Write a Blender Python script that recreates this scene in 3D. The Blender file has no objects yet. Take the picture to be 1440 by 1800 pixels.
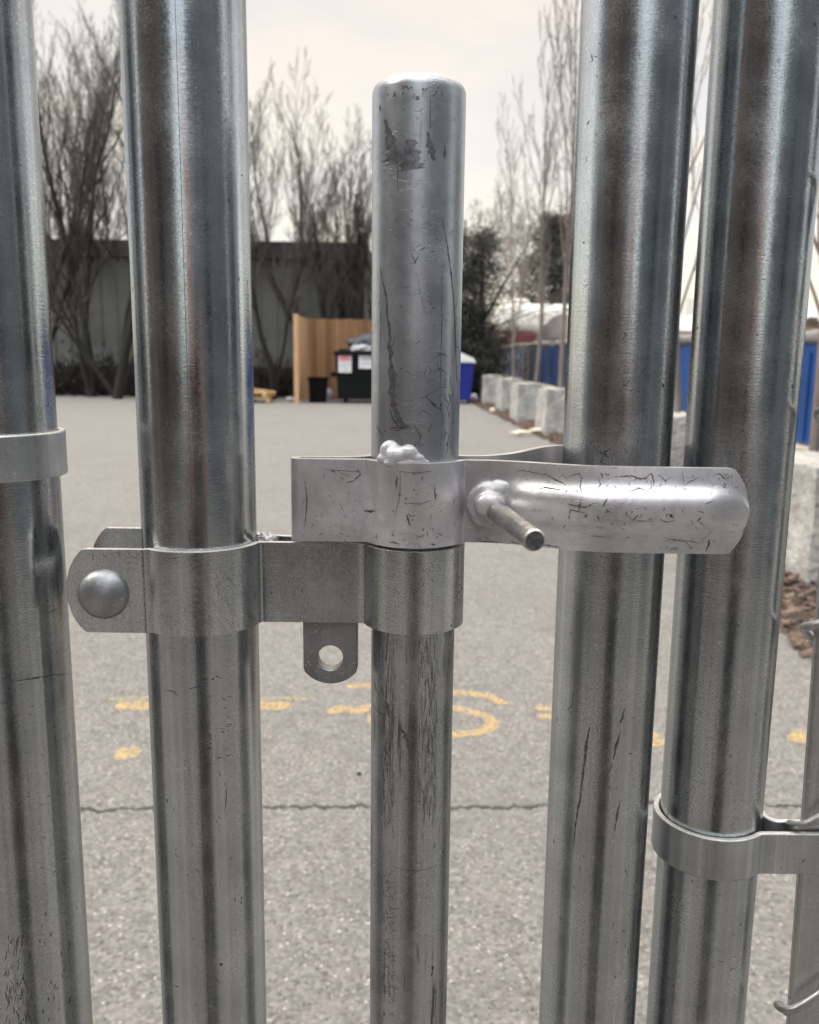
import bpy, bmesh, math, random
from mathutils import Vector, Matrix, noise as mnoise
R = math.radians
sc = bpy.context.scene
COL = sc.collection

# ------------------------------------------------------------------ camera
H = 1.45                      # lens height above the asphalt
FPX = 1553.0                  # focal length in photo pixels (photo is 1440 wide)
PITCH, ROLL = R(10.2), 0.0111
_F = Vector((0, math.cos(PITCH), -math.sin(PITCH)))
_r = Vector((1, 0, 0)); _u = Vector((0, math.sin(PITCH), math.cos(PITCH)))
_R = _r*math.cos(ROLL) + _u*math.sin(ROLL)
_U = _u*math.cos(ROLL) - _r*math.sin(ROLL)
cam_d = bpy.data.cameras.new('camera'); cam = bpy.data.objects.new('camera', cam_d); COL.objects.link(cam)
m = Matrix((_R, _U, -_F)).transposed().to_4x4(); m.translation = (0, 0, H); cam.matrix_world = m
cam_d.sensor_fit = 'HORIZONTAL'; cam_d.sensor_width = 36.0; cam_d.lens = 36.0*FPX/1440
cam_d.clip_start = 0.01; cam_d.clip_end = 3000
cam_d.dof.use_dof = True; cam_d.dof.focus_distance = 0.372; cam_d.dof.aperture_fstop = 23.0
sc.camera = cam
ORI = Vector((0, 0, H))
def ray(x, y): return _F + _R*((x-720)/FPX) - _U*((y-900)/FPX)
def at(x, y, Y):
    d = ray(x, y); return ORI + d*(Y/d.y)
def gnd(x, y, z=0.0):
    d = ray(x, y); return ORI + d*((z-H)/d.z)

# ------------------------------------------------------------------ light
SKY_LOW, SKY_TOP = 0.625, 2.4
SUN_EL, SUN_AZ = 44, -105     # azimuth measured from +Y towards +X
sc.view_settings.view_transform = 'Standard'; sc.view_settings.look = 'None'
sc.view_settings.exposure = 0.45; sc.view_settings.gamma = 1.0
w = bpy.data.worlds.new('World'); sc.world = w; w.use_nodes = True
nt = w.node_tree; nt.nodes.clear()
def N(nt, t, **k):
    n = nt.nodes.new(t)
    for a, b in k.items():
        if a == 'inp':
            for kk, vv in b.items(): n.inputs[kk].default_value = vv
        else: setattr(n, a, b)
    return n
out = N(nt, 'ShaderNodeOutputWorld')
sky = N(nt, 'ShaderNodeTexSky', sky_type='NISHITA', sun_disc=False, sun_elevation=R(SUN_EL), sun_rotation=R(SUN_AZ))
bg1 = N(nt, 'ShaderNodeBackground'); bg1.inputs['Strength'].default_value = 0.06
bg2 = N(nt, 'ShaderNodeBackground'); bg2.inputs['Strength'].default_value = 1.0
tc = N(nt, 'ShaderNodeTexCoord')
mp = N(nt, 'ShaderNodeMapping'); mp.inputs['Scale'].default_value = (2.2, 2.2, 6.5)
n1 = N(nt, 'ShaderNodeTexNoise', inp={'Scale': 1.6, 'Detail': 6.0, 'Roughness': 0.55})
cr = N(nt, 'ShaderNodeValToRGB')
cr.color_ramp.elements[0].position = 0.38; cr.color_ramp.elements[0].color = (0.86, 0.76, 0.66, 1)
cr.color_ramp.elements[1].position = 0.58; cr.color_ramp.elements[1].color = (1.02, 0.86, 0.64, 1)
L = nt.links.new
L(tc.outputs['Generated'], mp.inputs[0]); L(mp.outputs[0], n1.inputs['Vector']); L(n1.outputs['Fac'], cr.inputs[0])
dt = N(nt, 'ShaderNodeVectorMath', operation='DOT_PRODUCT'); dt.inputs[1].default_value = (-0.10, 0.93, 0.36)
L(tc.outputs['Generated'], dt.inputs[0])
mr = N(nt, 'ShaderNodeMapRange', interpolation_type='SMOOTHSTEP', inp={'From Min': -0.5, 'From Max': 0.95, 'To Min': 0.0, 'To Max': 1.0})
L(dt.outputs['Value'], mr.inputs['Value'])
tint = N(nt, 'ShaderNodeMix', data_type='RGBA'); tint.inputs[6].default_value = (1.05, 1.24, 1.52, 1); tint.inputs[7].default_value = (1.0, 1.0, 1.0, 1)
L(mr.outputs[0], tint.inputs[0])
mul = N(nt, 'ShaderNodeMix', data_type='RGBA', blend_type='MULTIPLY'); mul.inputs[0].default_value = 1.0
L(cr.outputs[0], mul.inputs[6]); L(tint.outputs[2], mul.inputs[7]); L(mul.outputs[2], bg2.inputs['Color'])
# an overcast sky is about three times brighter overhead than near the horizon
sz = N(nt, 'ShaderNodeSeparateXYZ'); L(tc.outputs['Generated'], sz.inputs[0])
zr_ = N(nt, 'ShaderNodeMapRange', interpolation_type='SMOOTHSTEP', inp={'From Min': 0.34, 'From Max': 0.95, 'To Min': SKY_LOW, 'To Max': SKY_TOP})
L(sz.outputs['Z'], zr_.inputs['Value']); L(zr_.outputs[0], bg2.inputs['Strength'])
ad = N(nt, 'ShaderNodeAddShader'); L(sky.outputs[0], bg1.inputs['Color'])
L(bg1.outputs[0], ad.inputs[0]); L(bg2.outputs[0], ad.inputs[1]); L(ad.outputs[0], out.inputs['Surface'])
bg1.inputs['Strength'].default_value = 0.05
sd = bpy.data.lights.new('sun', 'SUN'); sd.energy = 1.5; sd.angle = R(14); sd.color = (1.0, 0.94, 0.85)
so = bpy.data.objects.new('sun', sd); COL.objects.link(so)
ca, sa, ce, se = math.cos(R(SUN_AZ)), math.sin(R(SUN_AZ)), math.cos(R(SUN_EL)), math.sin(R(SUN_EL))
so.rotation_euler = Vector((-sa*ce, -ca*ce, -se)).to_track_quat('-Z', 'Y').to_euler()
sc.cycles.max_bounces = 8

# ------------------------------------------------------------------ materials
def newmat(name):
    m = bpy.data.materials.new(name); m.use_nodes = True
    nt = m.node_tree; b = nt.nodes['Principled BSDF']; return m, nt, b
def coords(nt, scale=(1, 1, 1), kind='Object'):
    t = N(nt, 'ShaderNodeTexCoord'); mp = N(nt, 'ShaderNodeMapping'); mp.inputs['Scale'].default_value = scale
    nt.links.new(t.outputs[kind], mp.inputs[0]); return mp.outputs[0]
def nz(nt, vec, scale, detail=3.0, rough=0.55, dist=0.0):
    n = N(nt, 'ShaderNodeTexNoise', inp={'Scale': scale, 'Detail': detail, 'Roughness': rough, 'Distortion': dist})
    nt.links.new(vec, n.inputs['Vector']); return n.outputs['Fac']
def mrange(nt, v, a, b, c=0.0, d=1.0, smooth=False):
    n = N(nt, 'ShaderNodeMapRange', inp={'From Min': a, 'From Max': b, 'To Min': c, 'To Max': d})
    if smooth: n.interpolation_type = 'SMOOTHSTEP'
    nt.links.new(v, n.inputs['Value']); return n.outputs[0]
def mth(nt, op, a, b=None):
    n = N(nt, 'ShaderNodeMath', operation=op)
    for i, v in enumerate((a, b)):
        if v is None: continue
        if isinstance(v, (int, float)): n.inputs[i].default_value = v
        else: nt.links.new(v, n.inputs[i])
    return n.outputs[0]
def mixc(nt, f, a, b, blend='MIX'):
    n = N(nt, 'ShaderNodeMix', data_type='RGBA', blend_type=blend)
    for i, v in ((0, f), (6, a), (7, b)):
        if isinstance(v, (int, float)): n.inputs[i].default_value = v
        elif isinstance(v, tuple): n.inputs[i].default_value = v if len(v) == 4 else v + (1,)
        else: nt.links.new(v, n.inputs[i])
    return n.outputs[2]
def bump(nt, b, h, strength=0.2, dist=0.001, prev=None):
    n = N(nt, 'ShaderNodeBump', inp={'Strength': strength, 'Distance': dist}); nt.links.new(h, n.inputs['Height'])
    if prev is not None: nt.links.new(prev, n.inputs['Normal'])
    nt.links.new(n.outputs[0], b.inputs['Normal']); return n.outputs[0]

def galvanised(name, lo=(0.42, 0.45, 0.465), hi=(0.61, 0.635, 0.65), rough=0.24, spangle=1.0, streak=0.25, seed=0.0, wear=0.0):
    m, nt, b = newmat(name); lk = nt.links.new
    b.inputs['Metallic'].default_value = 1.0
    v = coords(nt); off = N(nt, 'ShaderNodeVectorMath', operation='ADD'); off.inputs[1].default_value = (seed, seed*1.7, seed*0.6)
    lk(v, off.inputs[0]); v = off.outputs[0]
    def sv(s):
        k = N(nt, 'ShaderNodeVectorMath', operation='MULTIPLY'); k.inputs[1].default_value = s; lk(v, k.inputs[0]); return k.outputs[0]
    big = nz(nt, v, 38, 4, 0.6)
    fine = nz(nt, v, 1100, 2, 0.6)
    col = mixc(nt, mrange(nt, big, 0.3, 0.7), lo, hi)
    col = mixc(nt, mrange(nt, fine, 0.40, 0.75, 0.0, 0.24*spangle), col, tuple(0.62*x for x in lo))
    st = nz(nt, sv((260, 260, 5)), 1.0, 3, 0.6)
    col = mixc(nt, mrange(nt, st, 0.45, 0.75, 0.0, streak), col, (0.22, 0.23, 0.25))
    roll = nz(nt, sv((150, 150, 1.1)), 1.0, 4, .7)
    col = mixc(nt, mrange(nt, roll, .52, .72, 0, .45), col, tuple(.55*x for x in lo))
    col = mixc(nt, mrange(nt, roll, .46, .28, 0, .5), col, tuple(min(1, 1.35*x) for x in hi))
    sp = mth(nt, 'MULTIPLY', mrange(nt, nz(nt, sv((700, 700, 900)), 1.0, 2, .6), .60, .70), mrange(nt, nz(nt, v, 55, 3, .6), .40, .62))
    col = mixc(nt, mth(nt, 'MULTIPLY', sp, .75*min(1, spangle)), col, (.86, .87, .88))
    # small dark pits and nicks
    pit = nz(nt, sv((330, 330, 210)), 1.0, 1, 0.5)
    pm = mth(nt, 'MULTIPLY', mrange(nt, pit, 0.745, 0.77), mrange(nt, nz(nt, v, 30, 2), 0.42, 0.58))
    # short horizontal rub marks
    rub = nz(nt, sv((90, 90, 900)), 1.0, 2, 0.6)
    rm = mth(nt, 'MULTIPLY', mrange(nt, rub, 0.68, 0.74), mrange(nt, nz(nt, v, 22, 3), 0.5, 0.66))
    dark = mth(nt, 'MAXIMUM', pm, mth(nt, 'MULTIPLY', rm, 0.6))
    if wear > 0:
        wv = nz(nt, sv((420, 420, 16)), 1.0, 4, 0.7)
        wb = nz(nt, v, 26, 3, 0.6)
        wm = mth(nt, 'MULTIPLY', mrange(nt, wv, 0.54, 0.60), mrange(nt, wb, 0.46, 0.60))
        dark = mth(nt, 'MAXIMUM', dark, mth(nt, 'MULTIPLY', wm, wear))
    col = mixc(nt, mth(nt, 'MULTIPLY', dark, .8), col, (0.07, 0.07, 0.075))
    lk(col, b.inputs['Base Color']); b.inputs['Specular Tint'].default_value = (.62, .64, .66, 1)
    br = nz(nt, sv((150, 150, 1150)), 1.0, 3, 0.65)
    ro = mth(nt, 'ADD', mrange(nt, big, 0.3, 0.7, rough-0.05, rough+0.08), mrange(nt, fine, 0.3, 0.7, -0.05, 0.09))
    ro = mth(nt, 'ADD', ro, mrange(nt, roll, .3, .7, -.03, .07)); ro = mth(nt, 'ADD', ro, mth(nt, 'MULTIPLY', dark, 0.3)); lk(ro, b.inputs['Roughness'])
    h = mth(nt, 'ADD', mth(nt, 'MULTIPLY', fine, 0.5), mth(nt, 'MULTIPLY', br, 0.9))
    n = bump(nt, b, h, 0.13*spangle, 0.0004)
    bump(nt, b, nz(nt, sv((40, 40, 6)), 1.0, 2), 0.12, 0.001, n)
    return m

def scuffed_paint(name, base=(0.60, 0.585, 0.60), seed=0.0, dens=1.0, metal=0.78):
    m, nt, b = newmat(name); lk = nt.links.new
    v0 = coords(nt); off = N(nt, 'ShaderNodeVectorMath', operation='ADD'); off.inputs[1].default_value = (seed, seed*1.3, seed*.7)
    lk(v0, off.inputs[0]); v = off.outputs[0]
    wrp = N(nt, 'ShaderNodeTexNoise', inp={'Scale': 130.0, 'Detail': 3.0}); lk(v, wrp.inputs['Vector'])
    sub = N(nt, 'ShaderNodeVectorMath', operation='SUBTRACT'); sub.inputs[1].default_value = (.5, .5, .5); lk(wrp.outputs['Color'], sub.inputs[0])
    scl = N(nt, 'ShaderNodeVectorMath', operation='SCALE'); scl.inputs['Scale'].default_value = 0.012; lk(sub.outputs[0], scl.inputs[0])
    wv = N(nt, 'ShaderNodeVectorMath', operation='ADD'); lk(v, wv.inputs[0]); lk(scl.outputs[0], wv.inputs[1])
    vo = N(nt, 'ShaderNodeTexVoronoi', feature='DISTANCE_TO_EDGE', inp={'Scale': 120.0}); lk(wv.outputs[0], vo.inputs['Vector'])
    line = mrange(nt, vo.outputs['Distance'], 0.010, 0.050, 1.0, 0.0)
    patch = mrange(nt, nz(nt, v, 42, 3, 0.6), 0.55-0.02*dens, 0.64-0.02*dens)
    line = mth(nt, 'MULTIPLY', mth(nt, 'MULTIPLY', line, patch), .45)
    kx = N(nt, 'ShaderNodeVectorMath', operation='MULTIPLY'); kx.inputs[1].default_value = (60, 300, 520); lk(wv.outputs[0], kx.inputs[0])
    hs = mth(nt, 'MULTIPLY', mrange(nt, nz(nt, kx.outputs[0], 1.0, 4, .65), .56, .66), mrange(nt, nz(nt, v, 48, 3), .48, .60))
    line = mth(nt, 'MAXIMUM', line, mth(nt, 'MULTIPLY', hs, .55))
    blot = mrange(nt, nz(nt, wv.outputs[0], 150, 4, 0.7), 0.655-0.01*dens, 0.69-0.01*dens)
    speck = mrange(nt, nz(nt, v, 620, 1), 0.75, 0.78)
    k = N(nt, 'ShaderNodeVectorMath', operation='MULTIPLY'); k.inputs[1].default_value = (420, 420, 22); lk(v, k.inputs[0])
    vs = mth(nt, 'MULTIPLY', mrange(nt, nz(nt, k.outputs[0], 1.0, 2), 0.66, 0.70), mrange(nt, nz(nt, v, 28, 2), 0.52, 0.62))
    d = mth(nt, 'MAXIMUM', mth(nt, 'MAXIMUM', line, blot), mth(nt, 'MAXIMUM', mth(nt, 'MULTIPLY', speck, .8), mth(nt, 'MULTIPLY', vs, .7)))
    big = nz(nt, v, 30, 4, 0.6)
    col = mixc(nt, mrange(nt, big, 0.3, 0.7), tuple(.66*x for x in base), base)
    col = mixc(nt, mrange(nt, nz(nt, v, 140, 4, .7), .48, .68, 0, .5), col, tuple(.62*x for x in base))
    col = mixc(nt, mrange(nt, nz(nt, v, 900, 2), 0.4, 0.7, 0, .22), col, tuple(.6*x for x in base))
    col = mixc(nt, mth(nt, 'MULTIPLY', d, 0.65), col, (0.17, 0.17, 0.19))
    lk(col, b.inputs['Base Color']); b.inputs['Metallic'].default_value = metal
    lk(mth(nt, 'ADD', mrange(nt, big, .3, .7, 0.30, 0.40), mth(nt, 'MULTIPLY', d, .12)), b.inputs['Roughness'])
    h = mth(nt, 'SUBTRACT', mth(nt, 'MULTIPLY', nz(nt, v, 500, 3), 0.5), d)
    n = bump(nt, b, h, 0.28, 0.0003)
    bump(nt, b, nz(nt, v, 60, 2), 0.15, 0.001, n)
    return m

def simple(name, col, rough=0.6, var=0.25, scale=8.0, metal=0.0, bmp=0.15, bd=0.01, stretch=(1, 1, 1), spec=None):
    m, nt, b = newmat(name); v = coords(nt, stretch)
    f = nz(nt, v, scale, 5, 0.6)
    c = mixc(nt, mrange(nt, f, 0.3, 0.7), tuple(x*(1-var) for x in col), tuple(min(1, x*(1+var)) for x in col))
    nt.links.new(c, b.inputs['Base Color']); b.inputs['Roughness'].default_value = rough; b.inputs['Metallic'].default_value = metal
    if spec is not None: b.inputs['Specular IOR Level'].default_value = spec
    if bmp: bump(nt, b, nz(nt, v, scale*4, 4), bmp, bd)
    return m

M = {}
M['pipe'] = galvanised('galvanised_pipe', seed=0.0, rough=0.16)
M['pipe_b'] = galvanised('galvanised_pipe_speckled', seed=3.1, rough=0.17, spangle=1.25)
M['pipe_c'] = galvanised('galvanised_pipe_brushed', seed=7.7, rough=0.175, spangle=1.4, streak=.15)
M['strap'] = galvanised('galvanised_strap', lo=(0.58, .61, .63), hi=(.78, .80, .81), rough=0.21, streak=.15, seed=1.3)
M['band'] = galvanised('dull_zinc_band', lo=(0.48, .505, .52), hi=(.66, .68, .695), rough=0.38, streak=.08, seed=5.3)
M['rod_worn'] = galvanised('worn_rod_steel', lo=(.39, .41, .425), hi=(.58, .595, .605), rough=.25, seed=2.2, wear=1.0)
M['paint'] = scuffed_paint('scuffed_silver_paint', base=(.90, .885, .925), seed=0.4, dens=0.2)
M['paint_rod'] = scuffed_paint('silver_paint_on_rod', base=(.54, .565, .61), seed=4.4, dens=-2.2, metal=.9)
M['weld'] = scuffed_paint('silver_weld_bead', base=(.70, .70, .74), seed=9.0, dens=1.2, metal=.35)
M['mark'] = simple('dark_scrape', (0.155, .155, .165), .42, .6, 900, .85, 0)
M['rub'] = simple('grey_rub', (0.19, .195, .21), .42, .45, 500, .9, 0)
M['edge'] = galvanised('sheared_zinc_edge_glint', lo=(.66, .67, .68), hi=(.80, .80, .80), rough=.62, streak=0, seed=2.9)  # sheared zinc edge, colour lifted to imitate the white sky glint
M['edge_paint'] = scuffed_paint('silver_paint_edge_glint', base=(.88, .87, .88), seed=1.4, dens=-1, metal=.6)  # silver paint on fork edges, kept whitish to stand in for sky glints
M['tab'] = galvanised('tab_steel', lo=(.30, .30, .31), hi=(.44, .44, .45), rough=.48, streak=.05, seed=6.1)
M['bolt'] = galvanised('bolt_head_zinc', lo=(.32, .33, .35), hi=(.46, .47, .49), rough=.42, streak=0, seed=8.1)
M['pin'] = galvanised('bare_pin_steel', lo=(.46, .45, .42), hi=(.74, .71, .66), rough=.27, streak=.2, seed=11.1, wear=.5)
M['wire'] = galvanised('chain_link_wire', lo=(.45, .45, .45), hi=(.62, .62, .62), rough=.4, streak=0, seed=1.9)
M['bar'] = galvanised('tension_bar_zinc', lo=(.45, .46, .46), hi=(.62, .62, .60), rough=.34, streak=.05, seed=12.)
M['concrete'] = simple('block_concrete', (.36, .355, .34), .9, .38, 4.5, 0, .8, .04)
M['concrete_dark'] = simple('base_wall_concrete', (.20, .20, .20), .9, .2, 2.0, 0, .3, .02)
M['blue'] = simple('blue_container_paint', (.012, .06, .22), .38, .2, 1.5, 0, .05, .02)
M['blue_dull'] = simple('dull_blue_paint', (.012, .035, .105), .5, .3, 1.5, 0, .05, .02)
M['bluebin'] = simple('blue_bin_plastic', (.007, .016, .20), .4, .15, 3, 0, 0)
M['bin_lid'] = simple('pale_bin_lid', (.40, .41, .43), .6, .15, 3, 0, 0)
M['rail'] = simple('rolled_tarp_silver', (.27, .26, .26), .45, .3, 6, .3, .3, .02, (1, .2, 1))
M['plank'] = simple('beige_plank', (.46, .42, .35), .8, .2, 5, 0, .2, .01, (1, .1, 1))
M['cedar_plain'] = simple('cedar_boards', (.42, .25, .125), .75, .3, 9, 0, .2, .01, (6, 6, .25))
def cedar():
    m, nt, b = newmat('cedar_boards'); v = coords(nt); sx = N(nt, 'ShaderNodeSeparateXYZ'); nt.links.new(v, sx.inputs[0])
    fl = mth(nt, 'FLOOR', mth(nt, 'MULTIPLY', sx.outputs[0], 1/.145)); wn = N(nt, 'ShaderNodeTexWhiteNoise', noise_dimensions='1D'); nt.links.new(fl, wn.inputs['W'])
    g = nz(nt, v, 4, 4); c = mixc(nt, wn.outputs['Value'], (.19, .095, .042), (.38, .21, .105)); c = mixc(nt, mrange(nt, g, .35, .7, 0, .5), c, (.26, .14, .065))
    nt.links.new(c, b.inputs['Base Color']); b.inputs['Roughness'].default_value = .8; return m
M['cedar'] = cedar()
M['cedar_pale'] = simple('pale_cedar', (.50, .31, .17), .75, .2, 9, 0, .2, .01, (6, 6, .25))
M['black'] = simple('black_steel', (.006, .007, .0075), .8, .3, 4, 0, .1, .01, spec=.15)
M['blackbin'] = simple('black_plastic', (.003, .003, .003), .8, .2, 4, 0, 0, spec=.1)
M['white'] = simple('white_sticker', (.62, .62, .66), .5, .05, 9, 0, 0)
M['red'] = simple('red_sticker', (.62, .22, .24), .5, .05, 9, 0, 0)
M['grey_print'] = simple('grey_print', (.33, .34, .35), .5, .05, 9, 0, 0)
M['bag'] = simple('white_plastic_bag', (.38, .38, .43), .4, .25, 6, 0, .4, .05)
M['bag_dark'] = simple('grey_plastic_bag', (.05, .056, .075), .4, .4, 6, 0, .4, .05)
M['pallet'] = simple('raw_pallet_wood', (.50, .33, .17), .8, .25, 6, 0, .2, .01)
M['wall'] = simple('grey_metal_siding', (.13, .132, .127), .7, .22, .8, 0, .1, .02, (.2, 1, 1))
M['fascia'] = simple('dark_roof_edge', (.028, .026, .025), .7, .2, 2, 0, .1, .02)
M['bark'] = simple('grey_brown_bark', (.014, .0125, .0115), .9, .3, 6, 0, .3, .02, (1, 1, .3))
M['twig'] = simple('bare_twigs', (.085, .071, .062), .9, .25, 3, 0, 0)
M['bark_young'] = simple('young_tree_bark', (.17, .14, .125), .85, .25, 8, 0, .2, .01, (1, 1, .3))
M['twig_young'] = simple('young_tree_twigs', (.20, .165, .14), .85, .2, 3, 0, 0)
M['needle'] = simple('evergreen_needles', (.032, .035, .026), .85, .2, 2.5, 0, 0)
M['brush'] = simple('dark_undergrowth', (.028, .024, .02), .95, .45, 3, 0, 0)
M['mulch'] = simple('wood_mulch', (.06, .042, .033), .95, .55, 25, 0, .8, .03)
M['chip'] = simple('mulch_chips', (.135, .095, .075), .9, .7, 9, 0, 0)
M['paper'] = simple('cream_paper_litter', (.78, .70, .58), .7, .1, 20, 0, .1, .01)
M['white_box'] = simple('white_truck_box', (.80, .78, .73), .55, .12, 1.2, 0, 0)
M['truck_red'] = simple('dull_red_truck', (.10, .016, .018), .6, .2, 2, 0, 0)
M['tyre'] = simple('tyre_rubber', (.012, .012, .012), .8, .2, 5, 0, 0)
M['tarp'] = simple('grey_tarp', (.12, .108, .105), .7, .3, 3, 0, .4, .05)
M['debris'] = simple('brown_scrap_wood', (.10, .07, .05), .9, .5, 8, 0, .3, .02)
M['roof'] = simple('pale_metal_roof', (.40, .41, .42), .6, .1, 1, 0, 0)
M['offwhite'] = simple('cream_wall', (.60, .58, .52), .8, .08, 1, 0, 0)
M['brick'] = simple('brown_brick', (.105, .083, .076), .9, .25, 4, 0, 0)
M['slate'] = simple('slate_blue_siding', (.085, .105, .128), .8, .15, 2, 0, 0)
M['glass'] = simple('dark_window_glass', (.02, .025, .03), .1, .1, 2, 0, 0)
M['cloth'] = simple('dark_jacket_cloth', (.07, .073, .085), .9, .25, 60, 0, .2, .003)
M['skin'] = simple('skin', (.52, .28, .22), .5, .08, 40, 0, 0)
M['hair'] = simple('dark_hair', (.025, .018, .014), .6, .3, 90, 0, 0)
M['phone'] = simple('black_phone', (.012, .012, .014), .25, .1, 10, 0, 0)

def asphalt():
    m, nt, b = newmat('asphalt'); lk = nt.links.new
    v = coords(nt)
    vo = N(nt, 'ShaderNodeTexVoronoi', inp={'Scale': 105.0, 'Randomness': 1.0}); lk(v, vo.inputs['Vector'])
    sep = N(nt, 'ShaderNodeSeparateColor'); lk(vo.outputs['Color'], sep.inputs[0])
    stone = mrange(nt, sep.outputs[0], 0.0, 1.0)
    vo2 = N(nt, 'ShaderNodeTexVoronoi', inp={'Scale': 85.0}); lk(v, vo2.inputs['Vector'])
    sep2 = N(nt, 'ShaderNodeSeparateColor'); lk(vo2.outputs['Color'], sep2.inputs[0])
    base = mixc(nt, mrange(nt, nz(nt, v, 1.3, 5, .6), .3, .7), (.126, .123, .121), (.164, .160, .156))
    base = mixc(nt, mrange(nt, nz(nt, v, 14, 4, .65), .35, .7), base, (.20, .195, .189))
    base = mixc(nt, mth(nt, 'MULTIPLY', mrange(nt, stone, .45, .95), .55), base, (.30, .295, .29))
    base = mixc(nt, mth(nt, 'MULTIPLY', mrange(nt, stone, .24, .0), .8), base, (.095, .088, .083))
    pale = mth(nt, 'MULTIPLY', mrange(nt, sep2.outputs[1], .82, .93), mrange(nt, vo2.outputs['Distance'], .42, .30))
    base = mixc(nt, mth(nt, 'MULTIPLY', pale, .8), base, (.50, .49, .475))
    hole = mth(nt, 'MULTIPLY', mrange(nt, sep2.outputs[2], .93, .98), mrange(nt, vo2.outputs['Distance'], .45, .30))
    base = mixc(nt, mth(nt, 'MULTIPLY', hole, .85), base, (.05, .055, .052))
    # oily stains and dust
    base = mixc(nt, mrange(nt, nz(nt, v, 3.1, 3, .5), .58, .72, 0, .45), base, (.13, .125, .12))
    base = mixc(nt, mrange(nt, nz(nt, v, .55, 4, .6), .5, .66, 0, .30), base, (.15, .145, .14))
    base = mixc(nt, mrange(nt, nz(nt, v, 7.5, 2, .5), .70, .76, 0, .5), base, (.10, .095, .09))
    # one long crack across the lot
    sx = N(nt, 'ShaderNodeSeparateXYZ'); lk(v, sx.inputs[0])
    cx = N(nt, 'ShaderNodeCombineXYZ'); lk(sx.outputs[0], cx.inputs[0])
    a = nz(nt, cx.outputs[0], 1.7, 2); a2 = nz(nt, cx.outputs[0], 16, 4, .65)
    yl = mth(nt, 'ADD', mth(nt, 'MULTIPLY', mth(nt, 'SUBTRACT', a, .5), .16), mth(nt, 'MULTIPLY', mth(nt, 'SUBTRACT', a2, .5), .11))
    yl = mth(nt, 'ADD', yl, mth(nt, 'ADD', mth(nt, 'MULTIPLY', sx.outputs[0], .03), 2.655))
    d = mth(nt, 'ABSOLUTE', mth(nt, 'SUBTRACT', sx.outputs[1], yl))
    wd = mrange(nt, nz(nt, cx.outputs[0], 14, 4, .7), .32, .66, .002, .017)
    cm = mth(nt, 'LESS_THAN', d, wd)
    base = mixc(nt, mth(nt, 'MULTIPLY', cm, .88), base, (.03, .028, .027))
    lk(base, b.inputs['Base Color']); b.inputs['Roughness'].default_value = .92
    h = mth(nt, 'SUBTRACT', mth(nt, 'ADD', mth(nt, 'MULTIPLY', vo.outputs['Distance'], -1.0), nz(nt, v, 260, 3)), mth(nt, 'MULTIPLY', cm, 2.0))
    bump(nt, b, h, .5, .004)
    return m
M['asphalt'] = asphalt()

def spray():
    m, nt, b = newmat('yellow_spray_paint'); v = coords(nt)
    c = mixc(nt, mrange(nt, nz(nt, v, 40, 4), .35, .65), (.64, .43, .16), (.74, .54, .25))
    nt.links.new(c, b.inputs['Base Color']); b.inputs['Roughness'].default_value = .85
    t = N(nt, 'ShaderNodeBsdfTransparent'); mx = N(nt, 'ShaderNodeMixShader')
    a = nz(nt, v, 70, 5, .7); f = mrange(nt, a, .36, .68, .04, .74)
    nt.links.new(f, mx.inputs[0]); nt.links.new(t.outputs[0], mx.inputs[1]); nt.links.new(b.outputs[0], mx.inputs[2])
    nt.links.new(mx.outputs[0], nt.nodes['Material Output'].inputs['Surface'])
    return m
M['spray'] = spray()
def chalk():
    m, nt, b = newmat('pale_chalk'); v = coords(nt)
    b.inputs['Base Color'].default_value = (.55, .50, .22, 1); b.inputs['Roughness'].default_value = .9
    t = N(nt, 'ShaderNodeBsdfTransparent'); mx = N(nt, 'ShaderNodeMixShader')
    f = mrange(nt, nz(nt, v, 60, 5, .7), .42, .66, .0, .55)
    nt.links.new(f, mx.inputs[0]); nt.links.new(t.outputs[0], mx.inputs[1]); nt.links.new(b.outputs[0], mx.inputs[2])
    nt.links.new(mx.outputs[0], nt.nodes['Material Output'].inputs['Surface'])
    return m
M['chalk'] = chalk()

# ------------------------------------------------------------------ helpers
def tag(o, label=None, cat=None, group=None, kind=None):
    if label: o['label'] = label
    if cat: o['category'] = cat
    if group: o['group'] = group
    if kind: o['kind'] = kind
    return o
def thing(name, loc, label, cat, group=None, rz=0.0):
    o = bpy.data.objects.new(name, None); COL.objects.link(o); o.empty_display_size = .1
    o.location = loc; o.rotation_euler = (0, 0, rz); return tag(o, label, cat, group)
def obj(name, verts, faces, mat, parent=None, smooth=True, angle=40, mids=None):
    """verts in world space unless parent given: then world coords are shifted by the parent's location"""
    me = bpy.data.meshes.new(name)
    if parent is not None:
        px = parent
        offs = Vector((0, 0, 0))
        while px is not None: offs += px.location; px = px.parent
        verts = [Vector(v)-offs for v in verts]
    me.from_pydata([tuple(v) for v in verts], [], faces)
    for mm in (mat if isinstance(mat, (list, tuple)) else [mat]): me.materials.append(mm)
    if mids: me.polygons.foreach_set('material_index', mids)
    if smooth:
        me.polygons.foreach_set('use_smooth', [True]*len(me.polygons)); me.set_sharp_from_angle(angle=R(angle))
    me.update()
    o = bpy.data.objects.new(name, me); COL.objects.link(o)
    if parent is not None: o.parent = parent
    return o
def bev(o, wdt, seg=2, ang=35):
    b = o.modifiers.new('bevel', 'BEVEL'); b.width = wdt; b.segments = seg; b.limit_method = 'ANGLE'; b.angle_limit = R(ang)
    b.harden_normals = False; return o
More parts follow.
